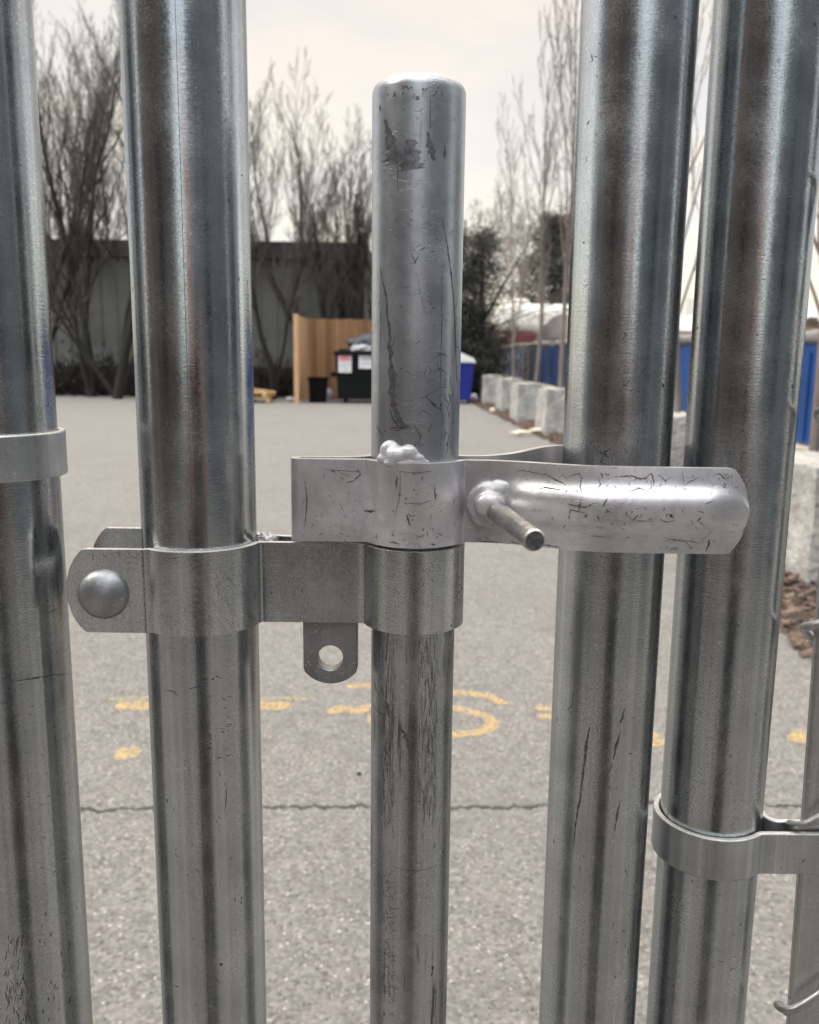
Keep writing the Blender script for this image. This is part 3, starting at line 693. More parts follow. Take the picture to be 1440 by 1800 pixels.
def rib(p, s, t):
    if s > .45: return 0
    k = min(1, max(0, (p.x-.030)/.022)); k = k*k*(3-2*k)
    e = min(1, max(0, (xr-.003-p.x)/.012)); k *= .35+.65*e
    u = (t-.51)/.23
    prof_ = math.exp(-abs(u)**4.0)
    arch = 1-(2*t-1)**2
    return k*(.0031*prof_+.0012*arch)
fl = band(path, T, lambda p, s: zb+rcut_b(p, s), lambda p, s: zt-rcut_t(p, s), M['paint'], 'fork_latch', rr_, 28, rib, side=-1, edge='edge_paint')
mk = [([(945, 860), (958, 857), (985, 861)], .0010), ([(956, 832), (975, 842), (995, 852)], .0009), ([(1000, 838), (1018, 832), (1025, 842)], .0007), ([(905, 832), (915, 826), (935, 830), (960, 836)], .0006),
 ([(1022, 838), (1020, 858), (1024, 868)], .0012), ([(1048, 862), (1056, 852), (1052, 840)], .0008), ([(1060, 890), (1068, 876)], .0014), ([(1020, 880), (1018, 900)], .0016, 2), ([(998, 886), (1030, 892), (1045, 884)], .0018, 2), ([(1000, 908), (1004, 896), (1030, 902)], .0010),
 ([(1090, 838), (1110, 836), (1126, 842), (1140, 840)], .0012), ([(1126, 845), (1146, 832), (1150, 850), (1140, 862)], .0009), ([(1100, 866), (1125, 858), (1140, 864)], .0008), ([(1158, 834), (1170, 845), (1180, 838)], .0009), ([(1203, 854), (1214, 846), (1230, 838)], .0009), ([(1200, 830), (1202, 852)], .0005),
 ([(1252, 838), (1264, 832), (1275, 842), (1288, 836)], .0010), ([(1176, 904), (1184, 910)], .0030), ([(1226, 916), (1232, 910)], .0020), ([(1160, 912), (1172, 918), (1188, 914)], .0009), ([(1110, 916), (1150, 916)], .0007), ([(1240, 886), (1256, 880)], .0012),
 ([(1162, 954), (1180, 948), (1206, 952), (1218, 968)], .0009), ([(1178, 966), (1192, 962)], .0012), ([(1206, 950), (1230, 955)], .0006), ([(1242, 970), (1248, 948)], .0016), ([(1222, 926), (1228, 932)], .0006), ([(1100, 946), (1108, 944)], .0010), ([(1040, 942), (1066, 944)], .0009), ([(1288, 922), (1300, 924)], .0006),
 ([(838, 945), (846, 952), (870, 952), (878, 956)], .0009), ([(898, 952), (915, 956)], .0008), ([(948, 956), (985, 962)], .0010), ([(640, 898), (660, 899)], .0030), ([(628, 822), (634, 834), (620, 846), (608, 848)], .0011), ([(582, 826), (590, 830)], .0016), ([(594, 828), (612, 838)], .0004), ([(596, 882), (604, 900)], .0004),
 ([(536, 845), (540, 880), (536, 925)], .0012, 2), ([(545, 918), (552, 922), (547, 928)], .0005), ([(698, 836), (697, 860)], .0018, 2), ([(704, 830), (703, 870), (694, 910)], .0006), ([(714, 884), (740, 886), (756, 880)], .0012, 2), ([(715, 905), (722, 925)], .0022, 2), ([(764, 855), (766, 880)], .0012, 2), ([(685, 952), (702, 956)], .0022, 2), ([(758, 956), (766, 958)], .0018), ([(562, 824), (600, 827), (640, 830)], .0006, 2), ([(700, 828), (730, 832), (760, 828)], .0012, 2)]
rgl = random.Random(77)
def cl(n, x0, x1, y0, y1, w0, w1, l0=2, l1=9): return [(m_[0], m_[1], m_[2]) for m_ in rnd_marks(rgl, x0, x1, y0, y1, n, l0, l1, None, (w0, w1))]
mk += cl(40, 985, 1300, 830, 866, .0003, .0009) + cl(30, 985, 1280, 895, 925, .0003, .0012, 3, 14) + cl(14, 1150, 1260, 940, 968, .0003, .0008) + cl(30, 690, 770, 830, 955, .0003, .0009) + cl(26, 530, 650, 830, 950, .0002, .0006) + cl(24, 840, 985, 830, 955, .0003, .0006) + cl(16, 560, 810, 936, 956, .0003, .001, 4, 14)
plate_marks(fl, mk, seed=3)
# rod weld and the pin with its weld bead
def weld(lumps, parent, name='weld_bead', vox=.00045):
    bm = bmesh.new()
    for c, r, q in lumps:
        t = bmesh.new(); bmesh.ops.create_icosphere(t, subdivisions=3, radius=1); off = len(bm.verts); nv = [bm.verts.new(Vector(c)+Vector((v.co.x*r*q[0]*1.12, v.co.y*r*q[1]*.72, v.co.z*r*q[2]))*(1+.10*mnoise.noise(v.co*2.5+Vector(c)*900))) for v in t.verts]
        for f in t.faces: bm.faces.new([nv[v.index] for v in f.verts])
        t.free()
    me = bpy.data.meshes.new(name); bm.to_mesh(me); bm.free()
    offs = parent.location.copy(); pp = parent.parent
    while pp is not None: offs += pp.location; pp = pp.parent
    me.transform(Matrix.Translation(-offs)); me.materials.append(M['weld'])
    o = bpy.data.objects.new(name, me); COL.objects.link(o); o.parent = parent
    r_ = o.modifiers.new('fuse', 'REMESH'); r_.mode = 'VOXEL'; r_.voxel_size = vox; r_.use_smooth_shade = True
    k = o.modifiers.new('settle', 'SMOOTH'); k.factor = .5; k.iterations = 14
    return o
def A(px, py, Y): return at(px, py, Y)
weld([(A(686, 792, .3555), .0038, (1, .9, 1.15)), (A(676, 806, .3555), .0030, (1, 1, .8)), (A(701, 801, .3535), .0044, (1.1, 1, .9)), (A(718, 797, .3530), .0038, (1, 1, .95)), (A(731, 806, .3530), .0034, (1, 1, .7)), (A(742, 812, .3535), .0024, (1.3, 1, .5)), (A(700, 814, .3528), .0030, (1.8, .8, .6))], rr_)
pb, pe = at(866, 893, .361), at(940, 950, .309)
weld([(A(846, 884, .3605), .0066, (.85, .62, 1.15)), (A(858, 870, .3600), .0060, (1, .75, 1)), (A(878, 862, .3605), .0052, (1, .7, .9)), (A(891, 870, .3605), .0036, (.8, .9, 1.2)), (A(894, 886, .361), .0026, (.7, .8, 1.1)), (A(852, 905, .3610), .0056, (.95, .6, .9)), (A(866, 918, .3615), .0036, (1, .6, .8)), (A(862, 888, .3575), .0058, (1, 1, 1))], rr_)
d_ = (pe-pb).normalized()
mb = MB(); mb.tube([pb, pb+(pe-pb)*.5, pe-d_*.0006, pe], [.0043, .0042, .0042, .0036], 28)
mb.tube([pe+d_*.00005, pe+d_*.0002], [.0035, .0034], 28, 1)
mb.build('pin', [M['pin'], M['rub']], rr_, True, 40)

# ---- pipe held by the fork
r4 = thing('gate_pipe', (P4[0], P4[1], 0), 'long-scratched galvanised pipe straddled by the fork latch arms', 'pipe', GP)
mk = [([(1037, 1278), (1031, 1310), (1026, 1350), (1020, 1400), (1012, 1450), (1008, 1490)], [.0004, .0012, .0010, .0009, .0007, .0003]), ([(1098, 1245), (1094, 1262), (1090, 1272)], .0014), ([(1090, 1290), (1084, 1310), (1078, 1335)], .0018), ([(1090, 1408), (1086, 1430), (1080, 1462)], .0016),
      ([(1078, 1340), (1070, 1358)], .0006), ([(1104, 1325), (1112, 1325)], .0009), ([(1132, 1365), (1128, 1385)], .0012), ([(1008, 1215), (1006, 1240), (995, 1250)], .0007), ([(1074, 788), (1062, 796), (1070, 806)], .0016), ([(1050, 790), (1062, 800), (1056, 812), (1072, 818)], .0010),
      ([(1036, 212), (1032, 220)], .0012), ([(1040, 95), (1042, 108)], .0010), ([(1025, 425), (1028, 428)], .0012), ([(1062, 505), (1085, 510)], .0004), ([(1100, 590), (1092, 600)], .0006), ([(1098, 666), (1096, 680), (1112, 664)], .0008), ([(1150, 285), (1158, 270)], .0006)]
rg = random.Random(4)
mk += rnd_marks(rg, 1030, 1120, 60, 800, 40, 3, 12, None, (.0002, .0006)) + rnd_marks(rg, 1080, 1135, 560, 800, 30, 2, 8, None, (.0003, .0006)) + rnd_marks(rg, 975, 1110, 980, 1790, 40, 3, 14, (1.2, 1.9), (.0002, .0005))
pipe_mesh(P4, RP, .03, 2.15, M['pipe_c'], r4, marks=mk)
# ---- rightmost pipe with tension band
r5 = thing('gate_pipe', (P5[0], P5[1], 0), 'rightmost brushed galvanised pipe carrying a tension band clamp', 'pipe', GP)
mk = rnd_marks(rg, 1250, 1380, 100, 800, 50, 4, 16, (-.4, .4), (.0002, .0004)) + rnd_marks(rg, 1190, 1320, 1000, 1780, 40, 3, 12, (-.4, .4), (.0002, .0004))
pipe_mesh(P5, RP, .03, 2.15, M['pipe_c'], r5, marks=mk)
zt, zb = at(1250, 1477, .381).z, at(1250, 1549, .381).z
path = [Vector((.290, .388)), Vector((.185, .387)), Vector((.172, .387))]+arc(P5, RP+.0034, 310, -8, 70)+[Vector((.1815, .4015)), Vector((.186, .4015)), Vector((.290, .4025))]
path = densify(chaikin(path, 2), .002)
band(path, .003, lambda p, s: zb, lambda p, s: zt, M['band'], 'tension_band', r5, 4, side=-1)
# ---- tension bar and chain-link fabric
bx0, bx1 = at(1435, 1090, .394), at(1387, 1760, .394)
lean = (bx1.x-bx0.x)/(bx1.z-bx0.z)
mb = MB(); mb.box((0, .3915, .25), (.020, .3965, 1.9))
for v in mb.v: v.x += bx0.x+(v.z-bx0.z)*lean
ob = bev(mb.build('tension_bar', M['bar'], None, True, 40), .0012, 2); tag(ob, 'flat galvanised tension bar threaded through the chain-link fabric at the right edge', 'tension bar')
fab = thing('chain_link_fabric', (.25, .394, 0), 'chain-link mesh hooked round the flat tension bar at the right edge', 'chain-link mesh')
zs = [at(1428, 1105, .392).z, at(1400, 1452, .388).z, at(1374, 1785, .388).z]; pit_ = (zs[0]-zs[2])/2
def barx(z): return bx0.x+(z-bx0.z)*lean
for k in range(4):
    pts = []; n0 = 12
    for i in range(-6, 14):
        z = zs[0]+pit_*(i/2.0)-pit_*4 + 0
        even = (i % 2 == 0)
        left = barx(z)-.0045+k*.052; right = left+.0535
        if k % 2: even = not even
        if even:
            pts += [Vector((left+.006, .3855, z+.006)), Vector((left, .389, z+.002)), Vector((left-.0005, .3975, z-.001)), Vector((left+.006, .4005, z-.007))]
        else:
            pts += [Vector((right-.006, .4005, z+.006)), Vector((right, .397, z+.002)), Vector((right+.0005, .389, z-.001)), Vector((right-.006, .3865, z-.007))]
    pts = sorted(pts, key=lambda q: -q.z)
    mb = MB(); mb.tube(chaikin(pts, 2), .0021, 10); mb.build('wire', M['wire'], fab, True, 60)

# ------------------------------------------------------------------ back of the lot
# grey building
g = gnd(100, 693); YW = 29.2; xl_, xr_ = -16.0, at(641, 430, YW).x; ztop = at(350, 424, YW).z
bl = thing('grey_building', ((xl_+xr_)/2, YW, 0), 'long low grey building with dark roof edge behind the bare trees', 'building')
mb = MB(); mb.box((xl_, YW, 0), (xr_, YW+9, ztop-.55))
mb.build('wall', M['wall'], bl, False)
mb = MB()
for i in range(28):
    x = xl_+(xr_-xl_)*(i+.5)/28; mb.box((x-.03, YW-.03, .95), (x+.03, YW-.003, ztop-.56))
mb.build('siding_rib', M['wall'], bl, False)
mb = MB(); mb.box((xl_-.2, YW-.25, ztop-.547), (xr_+.12, YW+9.2, ztop)); bev(mb.build('roof_fascia', M['fascia'], bl, False), .03)
mb = MB(); mb.box((xl_, YW-.06, 0), (xr_, YW-.004, .93)); mb.build('dark_plinth', M['fascia'], bl, False)
# cedar enclosure
fx, fy = gnd(525, 708).x, 25.6; yb = 28.0; fh = 2.46
cf = thing('cedar_enclosure', (fx, fy, 0), 'tall tan cedar board screen wall round the black dumpster', 'fence')
def boards(a, b, h, mat, name, axis):
    mb = MB(); rr = random.Random(3); n = int((b[axis]-a[axis])/.145)
    for i in range(n):
        t0, t1 = a[axis]+.145*i, a[axis]+.145*i+.137; dd = rr.uniform(-.008, .008); hh = h+rr.uniform(-.012, .012)
        if axis == 0: mb.box((t0, a[1]+dd*2.5, .04), (t1, a[1]+.022+dd*2.5, hh))
        else: mb.box((a[0]+dd, t0, .04), (a[0]+.022+dd, t1, hh))
    return mb.build(name, mat, cf, False)
boards((fx, yb), (fx+4.6, yb), fh, M['cedar'], 'back_panel', 0)
boards((fx, fy), (fx, yb), fh, M['cedar_pale'], 'side_panel', 1)
mb = MB(); mb.box((fx-.10, fy-.10, 0), (fx+.03, fy-.003, fh+.04)); mb.build('post', M['cedar_pale'], cf, False)
for z in (.4, 1.25, 2.1):
    mb = MB(); mb.box((fx+.03, yb+.048, z), (fx+4.5, yb+.085, z+.09)); mb.build('rail', M['cedar'], cf, False)
# black dumpster
dx, dy = gnd(590, 709).x, 25.6
du = thing('dumpster', (dx+1, dy+.6, 0), 'black steel dumpster with two pale stickers, heaped with bags', 'dumpster')
mb = MB(); v = []
w_, dp, hh = 2.05, 1.3, 1.5
mb.add([(dx+.06, dy+.08, .12), (dx+w_-.06, dy+.08, .12), (dx+w_-.06, dy+dp-.08, .12), (dx+.06, dy+dp-.08, .12), (dx, dy, hh-.14), (dx+w_, dy, hh-.14), (dx+w_, dy+dp, hh+.05), (dx, dy+dp, hh+.05)],
       [(0, 3, 2, 1), (0, 1, 5, 4), (1, 2, 6, 5), (2, 3, 7, 6), (3, 0, 4, 7), (4, 5, 6, 7)])
mb.build('body', M['black'], du, False)
mb = MB(); mb.box((dx-.05, dy-.06, hh-.13), (dx+w_+.05, dy+.02, hh-.02)); mb.box((dx-.05, dy+.021, hh-.13), (dx+.02, dy+dp+.05, hh-.02)); mb.box((dx+w_-.02, dy+.021, hh-.13), (dx+w_+.05, dy+dp+.05, hh-.02)); mb.build('rim', M['black'], du, False)
for i in range(4):
    mb = MB(); x = dx+.25+(i % 2)*(w_-.5); y = dy+.22+(i//2)*(dp-.44); mb.tube([(x-.03, y, .075), (x+.03, y, .075)], .075, 14); mb.build('caster', M['tyre'], du)
mb = MB(); mb.box((dx-.16, dy+.25, .75), (dx-.01, dy+1.0, .87)); mb.build('fork_pocket', M['black'], du, False)
def label_(x0, y0, x1, y1, name, rows, top_red):
    a, b = at(x0, y0, dy-.01), at(x1, y1, dy-.01); mb = MB()
    mb.box((a.x, dy-.018, b.z), (b.x, dy+.06, a.z))
    h = a.z-b.z
    if top_red: mb.box((a.x+.10*(b.x-a.x), dy-.021, a.z-.38*h), (b.x-.10*(b.x-a.x), dy-.0185, a.z-.07*h), 1)
    for i, (s0, s1, zz, th) in enumerate(rows):
        mb.box((a.x+s0*(b.x-a.x), dy-.0205, b.z+zz*h), (a.x+s1*(b.x-a.x), dy-.0185, b.z+(zz+th)*h), 2)
    mb.build(name, [M['white'], M['red'], M['grey_print']], du, False)
label_(595, 622, 618, 655, 'sticker', [(.15, .8, .48, .03), (.15, .85, .38, .03), (.15, .7, .28, .03), (.3, .7, .12, .05)], True)
label_(631, 624, 668, 648, 'sticker', [(.12, .9, .62, .18), (.12, .8, .40, .05), (.12, .9, .28, .05)], False)
bg = blob('trash_bag', (0, 0, 0), .62, .45, .33, M['bag_dark'], None, 4, .5, 1.6, 4); bg.location = (dx+.98, dy+.6, hh+.16); tag(bg, 'grey rubbish bag heaped on top of the black dumpster', 'trash bag')
bg = blob('trash_bag', (0, 0, 0), .34, .2, .12, M['bag'], None, 9, .5, 1.8, 4); bg.location = (dx+.75, dy+.12, hh+.05); tag(bg, 'pale crumpled bag under the grey one at the dumpster rim', 'trash bag')
litter('trash_bag', 577, 702, .28, .3, .38, M['bag'], 'small white rubbish bag on the ground beside the black dumpster', 2, .4, 'trash bag')
litter('trash_scrap', 512, 706, .30, .2, .14, M['bag'], 'pale crumpled scrap on the ground left of the cedar screen', 6, .6)
# black bin
bx = gnd(541, 709).x; bb = thing('waste_bin', (bx+.26, 25.9, 0), 'small black waste bin in the corner of the cedar screen', 'bin')
mb = MB(); mb.add([(bx+.03, 25.65, .02), (bx+.47, 25.65, .02), (bx+.47, 26.1, .02), (bx+.03, 26.1, .02), (bx, 25.62, .68), (bx+.52, 25.62, .68), (bx+.52, 26.14, .68), (bx, 26.14, .68)],
    [(0, 3, 2, 1), (0, 1, 5, 4), (1, 2, 6, 5), (2, 3, 7, 6), (3, 0, 4, 7), (4, 5, 6, 7)]); bev(mb.build('body', M['blackbin'], bb, False), .02)
mb = MB(); mb.box((bx-.03, 25.59, .683), (bx+.55, 26.17, .735)); bev(mb.build('lid', M['blackbin'], bb, False), .015)
# pallets
pg = gnd(446, 700)
for i, (ox, oy, ln, rz_, lab) in enumerate([(0, 0, 1.05, .08, 'lowest raw wood pallet lying left of the cedar screen'), (.05, .05, .95, -.12, 'upper raw wood pallet lying askew on another pallet')]):
    pr = thing('wood_pallet', (pg.x+.35+ox, 25.7+oy, .015+.155*i), lab, 'pallet', 'raw pallets by the cedar screen', rz_)
    off = Vector((pr.location)); 
    for k in range(6):
        mb = MB(); y = off.y-.5+.19*k; mb.box((off.x-ln/2, y, off.z+.112), (off.x+ln/2, y+.11, off.z+.132)); mb.build('deck_board', M['pallet'], pr, False)
    for k in range(3):
        mb = MB(); x = off.x-ln/2+k*(ln-.09)/2; mb.box((x, off.y-.5, off.z+.0), (x+.09, off.y+.56, off.z+.111)); mb.build('stringer', M['pallet'], pr, False)
pr = obj('loose_board', *(lambda m_: (m_.v, m_.f))((lambda m_: (m_.box((pg.x-.1, 25.5, .36), (pg.x+1.05, 25.62, .40), 0, Matrix.Rotation(.13, 3, 'Y')), m_)[1])(MB())), M['pallet'], None, False)
tag(pr, 'loose raw board lying slanted on the upper pallet', 'board')
# blue bin with pale lid, right of the rod
bx = at(833, 690, 26).x; by = 26.0; bn = thing('recycling_bin', (bx-.6, by+.5, 0), 'bright blue wheeled bin with pale sloping lid right of the rod', 'bin')
mb = MB(); mb.add([(bx-1.2, by+.05, .1), (bx-.08, by+.05, .1), (bx-.08, by+1, .1), (bx-1.2, by+1, .1), (bx-1.28, by, 1.18), (bx, by, 1.18), (bx, by+1.1, 1.30), (bx-1.28, by+1.1, 1.30)],
    [(0, 3, 2, 1), (0, 1, 5, 4), (1, 2, 6, 5), (2, 3, 7, 6), (3, 0, 4, 7), (4, 5, 6, 7)]); bev(mb.build('body', M['bluebin'], bn, False), .03)
mb = MB(); mb.add([(bx-1.3, by-.05, 1.19), (bx+.06, by-.05, 1.19), (bx+.06, by+1.15, 1.32), (bx-1.3, by+1.15, 1.32), (bx-1.2, by+.05, 1.34), (bx-.38, by+.05, 1.40), (bx-.38, by+1.1, 1.50), (bx-1.2, by+1.1, 1.45)],
    [(0, 3, 2, 1), (0, 1, 5, 4), (1, 2, 6, 5), (2, 3, 7, 6), (3, 0, 4, 7), (4, 5, 6, 7)]); bev(mb.build('lid', M['bin_lid'], bn, False), .02)
for i in range(2):
    mb = MB(); x = bx-1.1+i*.92; mb.tube([(x, by+.15, .1), (x+.06, by+.15, .1)], .1, 14); mb.build('wheel', M['tyre'], bn)
litter('trash_bag', 833, 705, .22, .2, .26, M['bag'], 'tiny white bag on the ground beside the blue wheeled bin', 12, .4, 'trash bag')
litter('paper_scrap', 915, 768, .35, .12, .07, M['paper'], 'cream paper scrap on the mulch edge below the nearest grey block of the row', 21, .6)
litter('paper_scrap', 945, 764, .28, .12, .08, M['paper'], 'cream torn paper just right of another scrap on the mulch edge', 25, .6)
litter('paper_scrap', 866, 728, .14, .10, .10, M['paper'], 'small white scrap on the mulch near the far concrete blocks', 29, .5)

# concrete blocks
bm = bmesh.new(); bmesh.ops.create_cube(bm, size=1)
bmesh.ops.subdivide_edges(bm, edges=bm.edges, cuts=13, use_grid_fill=True)
for v in bm.verts:
    e = Vector((v.co.x*.56, v.co.y*1.15, (v.co.z+.5)*.80)); tap = 1-.10*(v.co.z+.5); e.x *= tap; e.y *= tap
    nn = mnoise.noise(e*3.1)*.026+mnoise.noise(e*8)*.016+mnoise.noise(e*19)*.012; v.co = e+Vector((v.co.x, v.co.y, v.co.z)).normalized()*nn
    v.co.z = max(v.co.z, 0)
bme = bpy.data.meshes.new('concrete_block'); bm.to_mesh(bme); bm.free(); bme.materials.append(M['concrete'])
bme.polygons.foreach_set('use_smooth', [True]*len(bme.polygons)); bme.set_sharp_from_angle(angle=R(50))
blocks = [(848, 712, 'farthest concrete block of the row, beside the dark trees'), (878, 726, 'concrete block second from the far end of the row'), (905, 744, 'pale faced concrete block third from the far end of the row'), (954, 767, 'concrete block partly hidden by the left edge of the fork-held pipe')]
bp = []
for px, py, lab in blocks:
    q = gnd(px, py); bp.append((q.x+.30, q.y+.55, lab, .02))
bp += [(2.78, 12.6, 'concrete block of the row hidden behind the fork-held pipe', .05), (2.84, 9.6, 'concrete block seen low in the gap between the two right pipes', -.04)]
q = gnd(1412, 1046); bp.append((q.x+.29, q.y+.60, 'nearest and largest rough concrete block at the right edge of the picture', .03))
for i, (x, y, lab, rz_) in enumerate(bp):
    o = bpy.data.objects.new('concrete_block', bme); COL.objects.link(o); o.location = (x, y, .03); o.rotation_euler = (0, 0, rz_)
    o.scale = (1, 1.0, 1.0 if i < 6 else .93)
    tag(o, lab, 'concrete block', 'concrete blocks lined up along the mulch bed')

# base wall with plank, blue containers
XW = 4.0
bw = thing('retaining_wall', (XW, 14, 0), 'low dark grey concrete wall capped by a beige plank behind the blocks', 'wall')
mb = MB(); mb.box((XW-.02, 5.0, 0), (XW+.35, 41, .47)); mb.build('wall_body', M['concrete_dark'], bw, False)
mb = MB(); mb.box((XW-.09, 5.0, .473), (XW+.32, 41, .56)); bev(mb.build('cap_plank', M['plank'], bw, False), .01)
def container(y0, y1, z1, lab, mat='blue'):
    ct = thing('blue_container', (XW+1.2, (y0+y1)/2, .56), lab, 'container', 'blue containers behind the concrete wall')
    x0, x1 = XW+.05, XW+2.4
    mb = MB(); mb.box((x0, y0, .563), (x1, y1, z1)); bev(mb.build('body', M[mat], ct, False), .02)
    n = max(2, int((y1-y0)/1.4))
    for i in range(n+1):
        y = y0+.06+(y1-y0-.12)*i/n; mb = MB(); mb.box((x0-.022, y-.04, .60), (x0-.003, y+.05, z1-.10)); mb.build('side_rib', M[mat], ct, False)
    mb = MB(); rr = random.Random(int(y0*7)); pts = [(x0+.02+rr.uniform(-.02, .02), y0+(y1-y0)*i/16, z1+.06+rr.uniform(-.02, .02)) for i in range(17)]
    mb.tube(pts, [.075+rr.uniform(-.012, .012) for _ in pts], 14); mb.build('rolled_tarp', M['rail'], ct)
    return ct
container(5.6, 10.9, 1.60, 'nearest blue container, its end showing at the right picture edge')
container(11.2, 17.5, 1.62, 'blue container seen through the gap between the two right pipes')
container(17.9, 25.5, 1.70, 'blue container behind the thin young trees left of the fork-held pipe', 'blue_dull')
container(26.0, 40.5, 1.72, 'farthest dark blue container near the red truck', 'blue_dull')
rg = random.Random(9); mb = MB()
for k in range(70):
    y = rg.uniform(6.0, 10.4); x = XW+rg.uniform(.15, 1.8); z = 1.66+rg.uniform(0, .42)*(1-abs(x-XW-1)/1.6)
    l = rg.uniform(.3, .9); mb.box((x-l/2, y-.05, z-.03), (x+l/2, y+.05, z+.03), 0, Matrix.Rotation(rg.uniform(0, 3), 3, 'Z') @ Matrix.Rotation(rg.uniform(-.3, .3), 3, 'Y'))
tag(mb.build('scrap_wood', M['debris'], None, False), 'brown scrap wood heaped in the nearest blue container', 'scrap wood', kind='stuff')
tp = blob('tarp_heap', (0, 0, 0), .62, 3.2, .85, M['tarp'], None, 15, .35, 1.2, 4); tp.location = (XW+.75, 29.6, 1.74); tag(tp, 'grey tarp heaped high over the load of a blue container', 'tarp')
# red truck with white box beyond
ty = 46.0; a, b = at(874, 532, ty), at(1010, 600, ty)
tr = thing('box_truck', ((a.x+b.x)/2, ty+1.5, 0), 'white box truck with a dull red body behind the blue containers', 'truck')
mb = MB(); mb.box((a.x, ty, b.z+.35), (b.x, ty+6.5, a.z)); bev(mb.build('cargo_box', M['white_box'], tr, True, 30), .55, 5)
blob('roof_hatch', (a.x+1.3, ty+1.2, a.z), .55, .5, .32, M['white_box'], tr, 3, .1, 1, 3)
q0, q1 = at(848, 592, ty), at(960, 622, ty)
mb = MB(); mb.box((q0.x, ty-.3, .7), (q1.x-.5, ty+6.6, b.z+.345)); bev(mb.build('chassis', M['truck_red'], tr, False), .06)
mb = MB(); mb.box((q0.x-.05, ty-.34, b.z+.16), (q0.x+1.1, ty-.303, b.z+.30)); mb.build('trim_board', M['plank'], tr, False)
for i in range(4):
    mb = MB(); x = q0.x+.5 if i % 2 == 0 else q1.x-1.0; y = ty+.6+(i//2)*4.6; mb.tube([(x-.15, y, .48), (x+.15, y, .48)], .48, 18); mb.build('wheel', M['tyre'], tr)
# far pale building
a, b = at(1150, 528, 70), at(1330, 560, 70)
fb = thing('pale_building', ((a.x+b.x)/2, 74, 0), 'distant pale building with grey roof seen between the two right pipes', 'building')
mb = MB(); mb.box((a.x, 70, 0), (b.x+8, 84, b.z-1.0)); mb.build('wall', M['offwhite'], fb, False)
mb = MB(); zr = b.z; mb.add([(a.x-.5, 69.5, zr-1.0), (b.x+8.5, 69.5, zr-1.0), (b.x+8.5, 84.5, zr-1.0), (a.x-.5, 84.5, zr-1.0), (a.x-.5, 77, zr+1.4), (b.x+8.5, 77, zr+1.4)], [(0, 1, 5, 4), (2, 3, 4, 5), (0, 4, 3), (1, 2, 5), (0, 3, 2, 1)]); mb.build('roof', M['roof'], fb, False)
q = at(1213, 540, 74); mb = MB(); mb.box((q.x-.3, 74, q.z-1.2), (q.x+1.2, 75.5, q.z+.7)); mb.build('roof_vent', M['offwhite'], fb, False)

# ------------------------------------------------------------------ trees
def grow(rng, stems, crown, p, d, ln, r, lev, P):
    """one limb: a bent tapering tube, then its side limbs"""
    n = P['seg'] if lev < 3 else 3
    pts, rad = [p.copy()], [r]; q = p.copy(); dd = d.copy(); step = ln/n
    for i in range(n):
        dd = (dd + Vector((rng.gauss(0, 1), rng.gauss(0, 1), rng.gauss(0, 1)))*P['wob'] + Vector((0, 0, P['up']*(1 if lev else .5)))).normalized()
        q = q+dd*step; pts.append(q.copy()); rad.append(max(P['rmin'], r*(1-.78*(i+1)/n)))
    (stems if lev <= P['stemlev'] else crown).tube(pts, rad, 7 if lev == 0 else (5 if lev == 1 else 3), 0, lev < 2)
    if lev >= P['max']: return
    k = P['kids'][min(lev, len(P['kids'])-1)]
    for j in range(k):
        t = P['t0'][min(lev, len(P['t0'])-1)]+(1-P['t0'][min(lev, len(P['t0'])-1)])*(j+rng.random())/k
        f = t*n; i = min(int(f), n-1); pos = pts[i].lerp(pts[i+1], f-i)
        base = (pts[i+1]-pts[i]).normalized()
        perp = base.orthogonal().normalized(); perp.rotate(Matrix.Rotation(rng.uniform(0, 6.283), 3, base))
        ang = rng.gauss(P['ang'], .16); nd = (base*math.cos(ang)+perp*math.sin(ang)).normalized()
        grow(rng, stems, crown, pos, nd, ln*P['shr']*rng.uniform(.65, 1.15)*(1.15-.55*t), max(P['rmin'], rad[i]*P['rsh']), lev+1, P)
def tree(name, loc, stems_def, seed, P, mats, label, group):
    rng = random.Random(seed); s, c = MB(), MB()
    for d, ln, r in stems_def: grow(rng, s, c, Vector(loc)-Vector((0, 0, .05)), Vector(d).normalized(), ln, r, 0, P)
    t = thing(name, loc, label, 'tree', group)
    s.build('trunk', mats[0], t, True, 70); c.build('crown', mats[1], t, True, 70); return t
BARE = dict(seg=7, wob=.085, up=.09, rmin=.0042, stemlev=1, max=4, kids=[12, 7, 6, 4], t0=[.24, .12, .1, .1], ang=.50, shr=.48, rsh=.40)
TALL = dict(BARE, kids=[13, 6, 5, 4], up=.12, ang=.40)
BT = 'bare winter trees in front of the grey building'
mt = (M['bark'], M['twig'])
def gx(px, Y): return at(px, 650, Y).x
tree('bare_tree', (gx(158, 27.6), 27.6, 0), [((-.16, 0, 1), 9.6, .15), ((.02, .1, 1), 9.8, .13), ((-.34, -.1, 1), 8.2, .09)], 1, TALL, mt, 'leafless tree with upright stems between the two left pipes, left one', BT)
tree('bare_tree', (gx(204, 26.6), 26.6, 0), [((.05, 0, 1), 9.8, .16), ((.25, 0, 1), 9, .12), ((-.42, .1, 1), 6.5, .08), ((-.75, .1, 1), 4.6, .06), ((.5, -.1, 1), 6, .07)], 2, TALL, mt, 'leafless tree forking low into many leaning stems, beside the bolted-strap pipe', BT)
tree('bare_tree', (gx(60, 28), 28, 0), [((.1, 0, 1), 10, .15), ((.28, .1, 1), 8, .09)], 3, TALL, mt, 'leafless tree mostly hidden behind the leftmost pipe', BT)
tree('bare_tree', (gx(320, 28.2), 28.2, 0), [((0, 0, 1), 9, .15), ((.4, 0, 1), 7, .09)], 4, TALL, mt, 'leafless tree mostly hidden behind the bolted-strap pipe', BT)
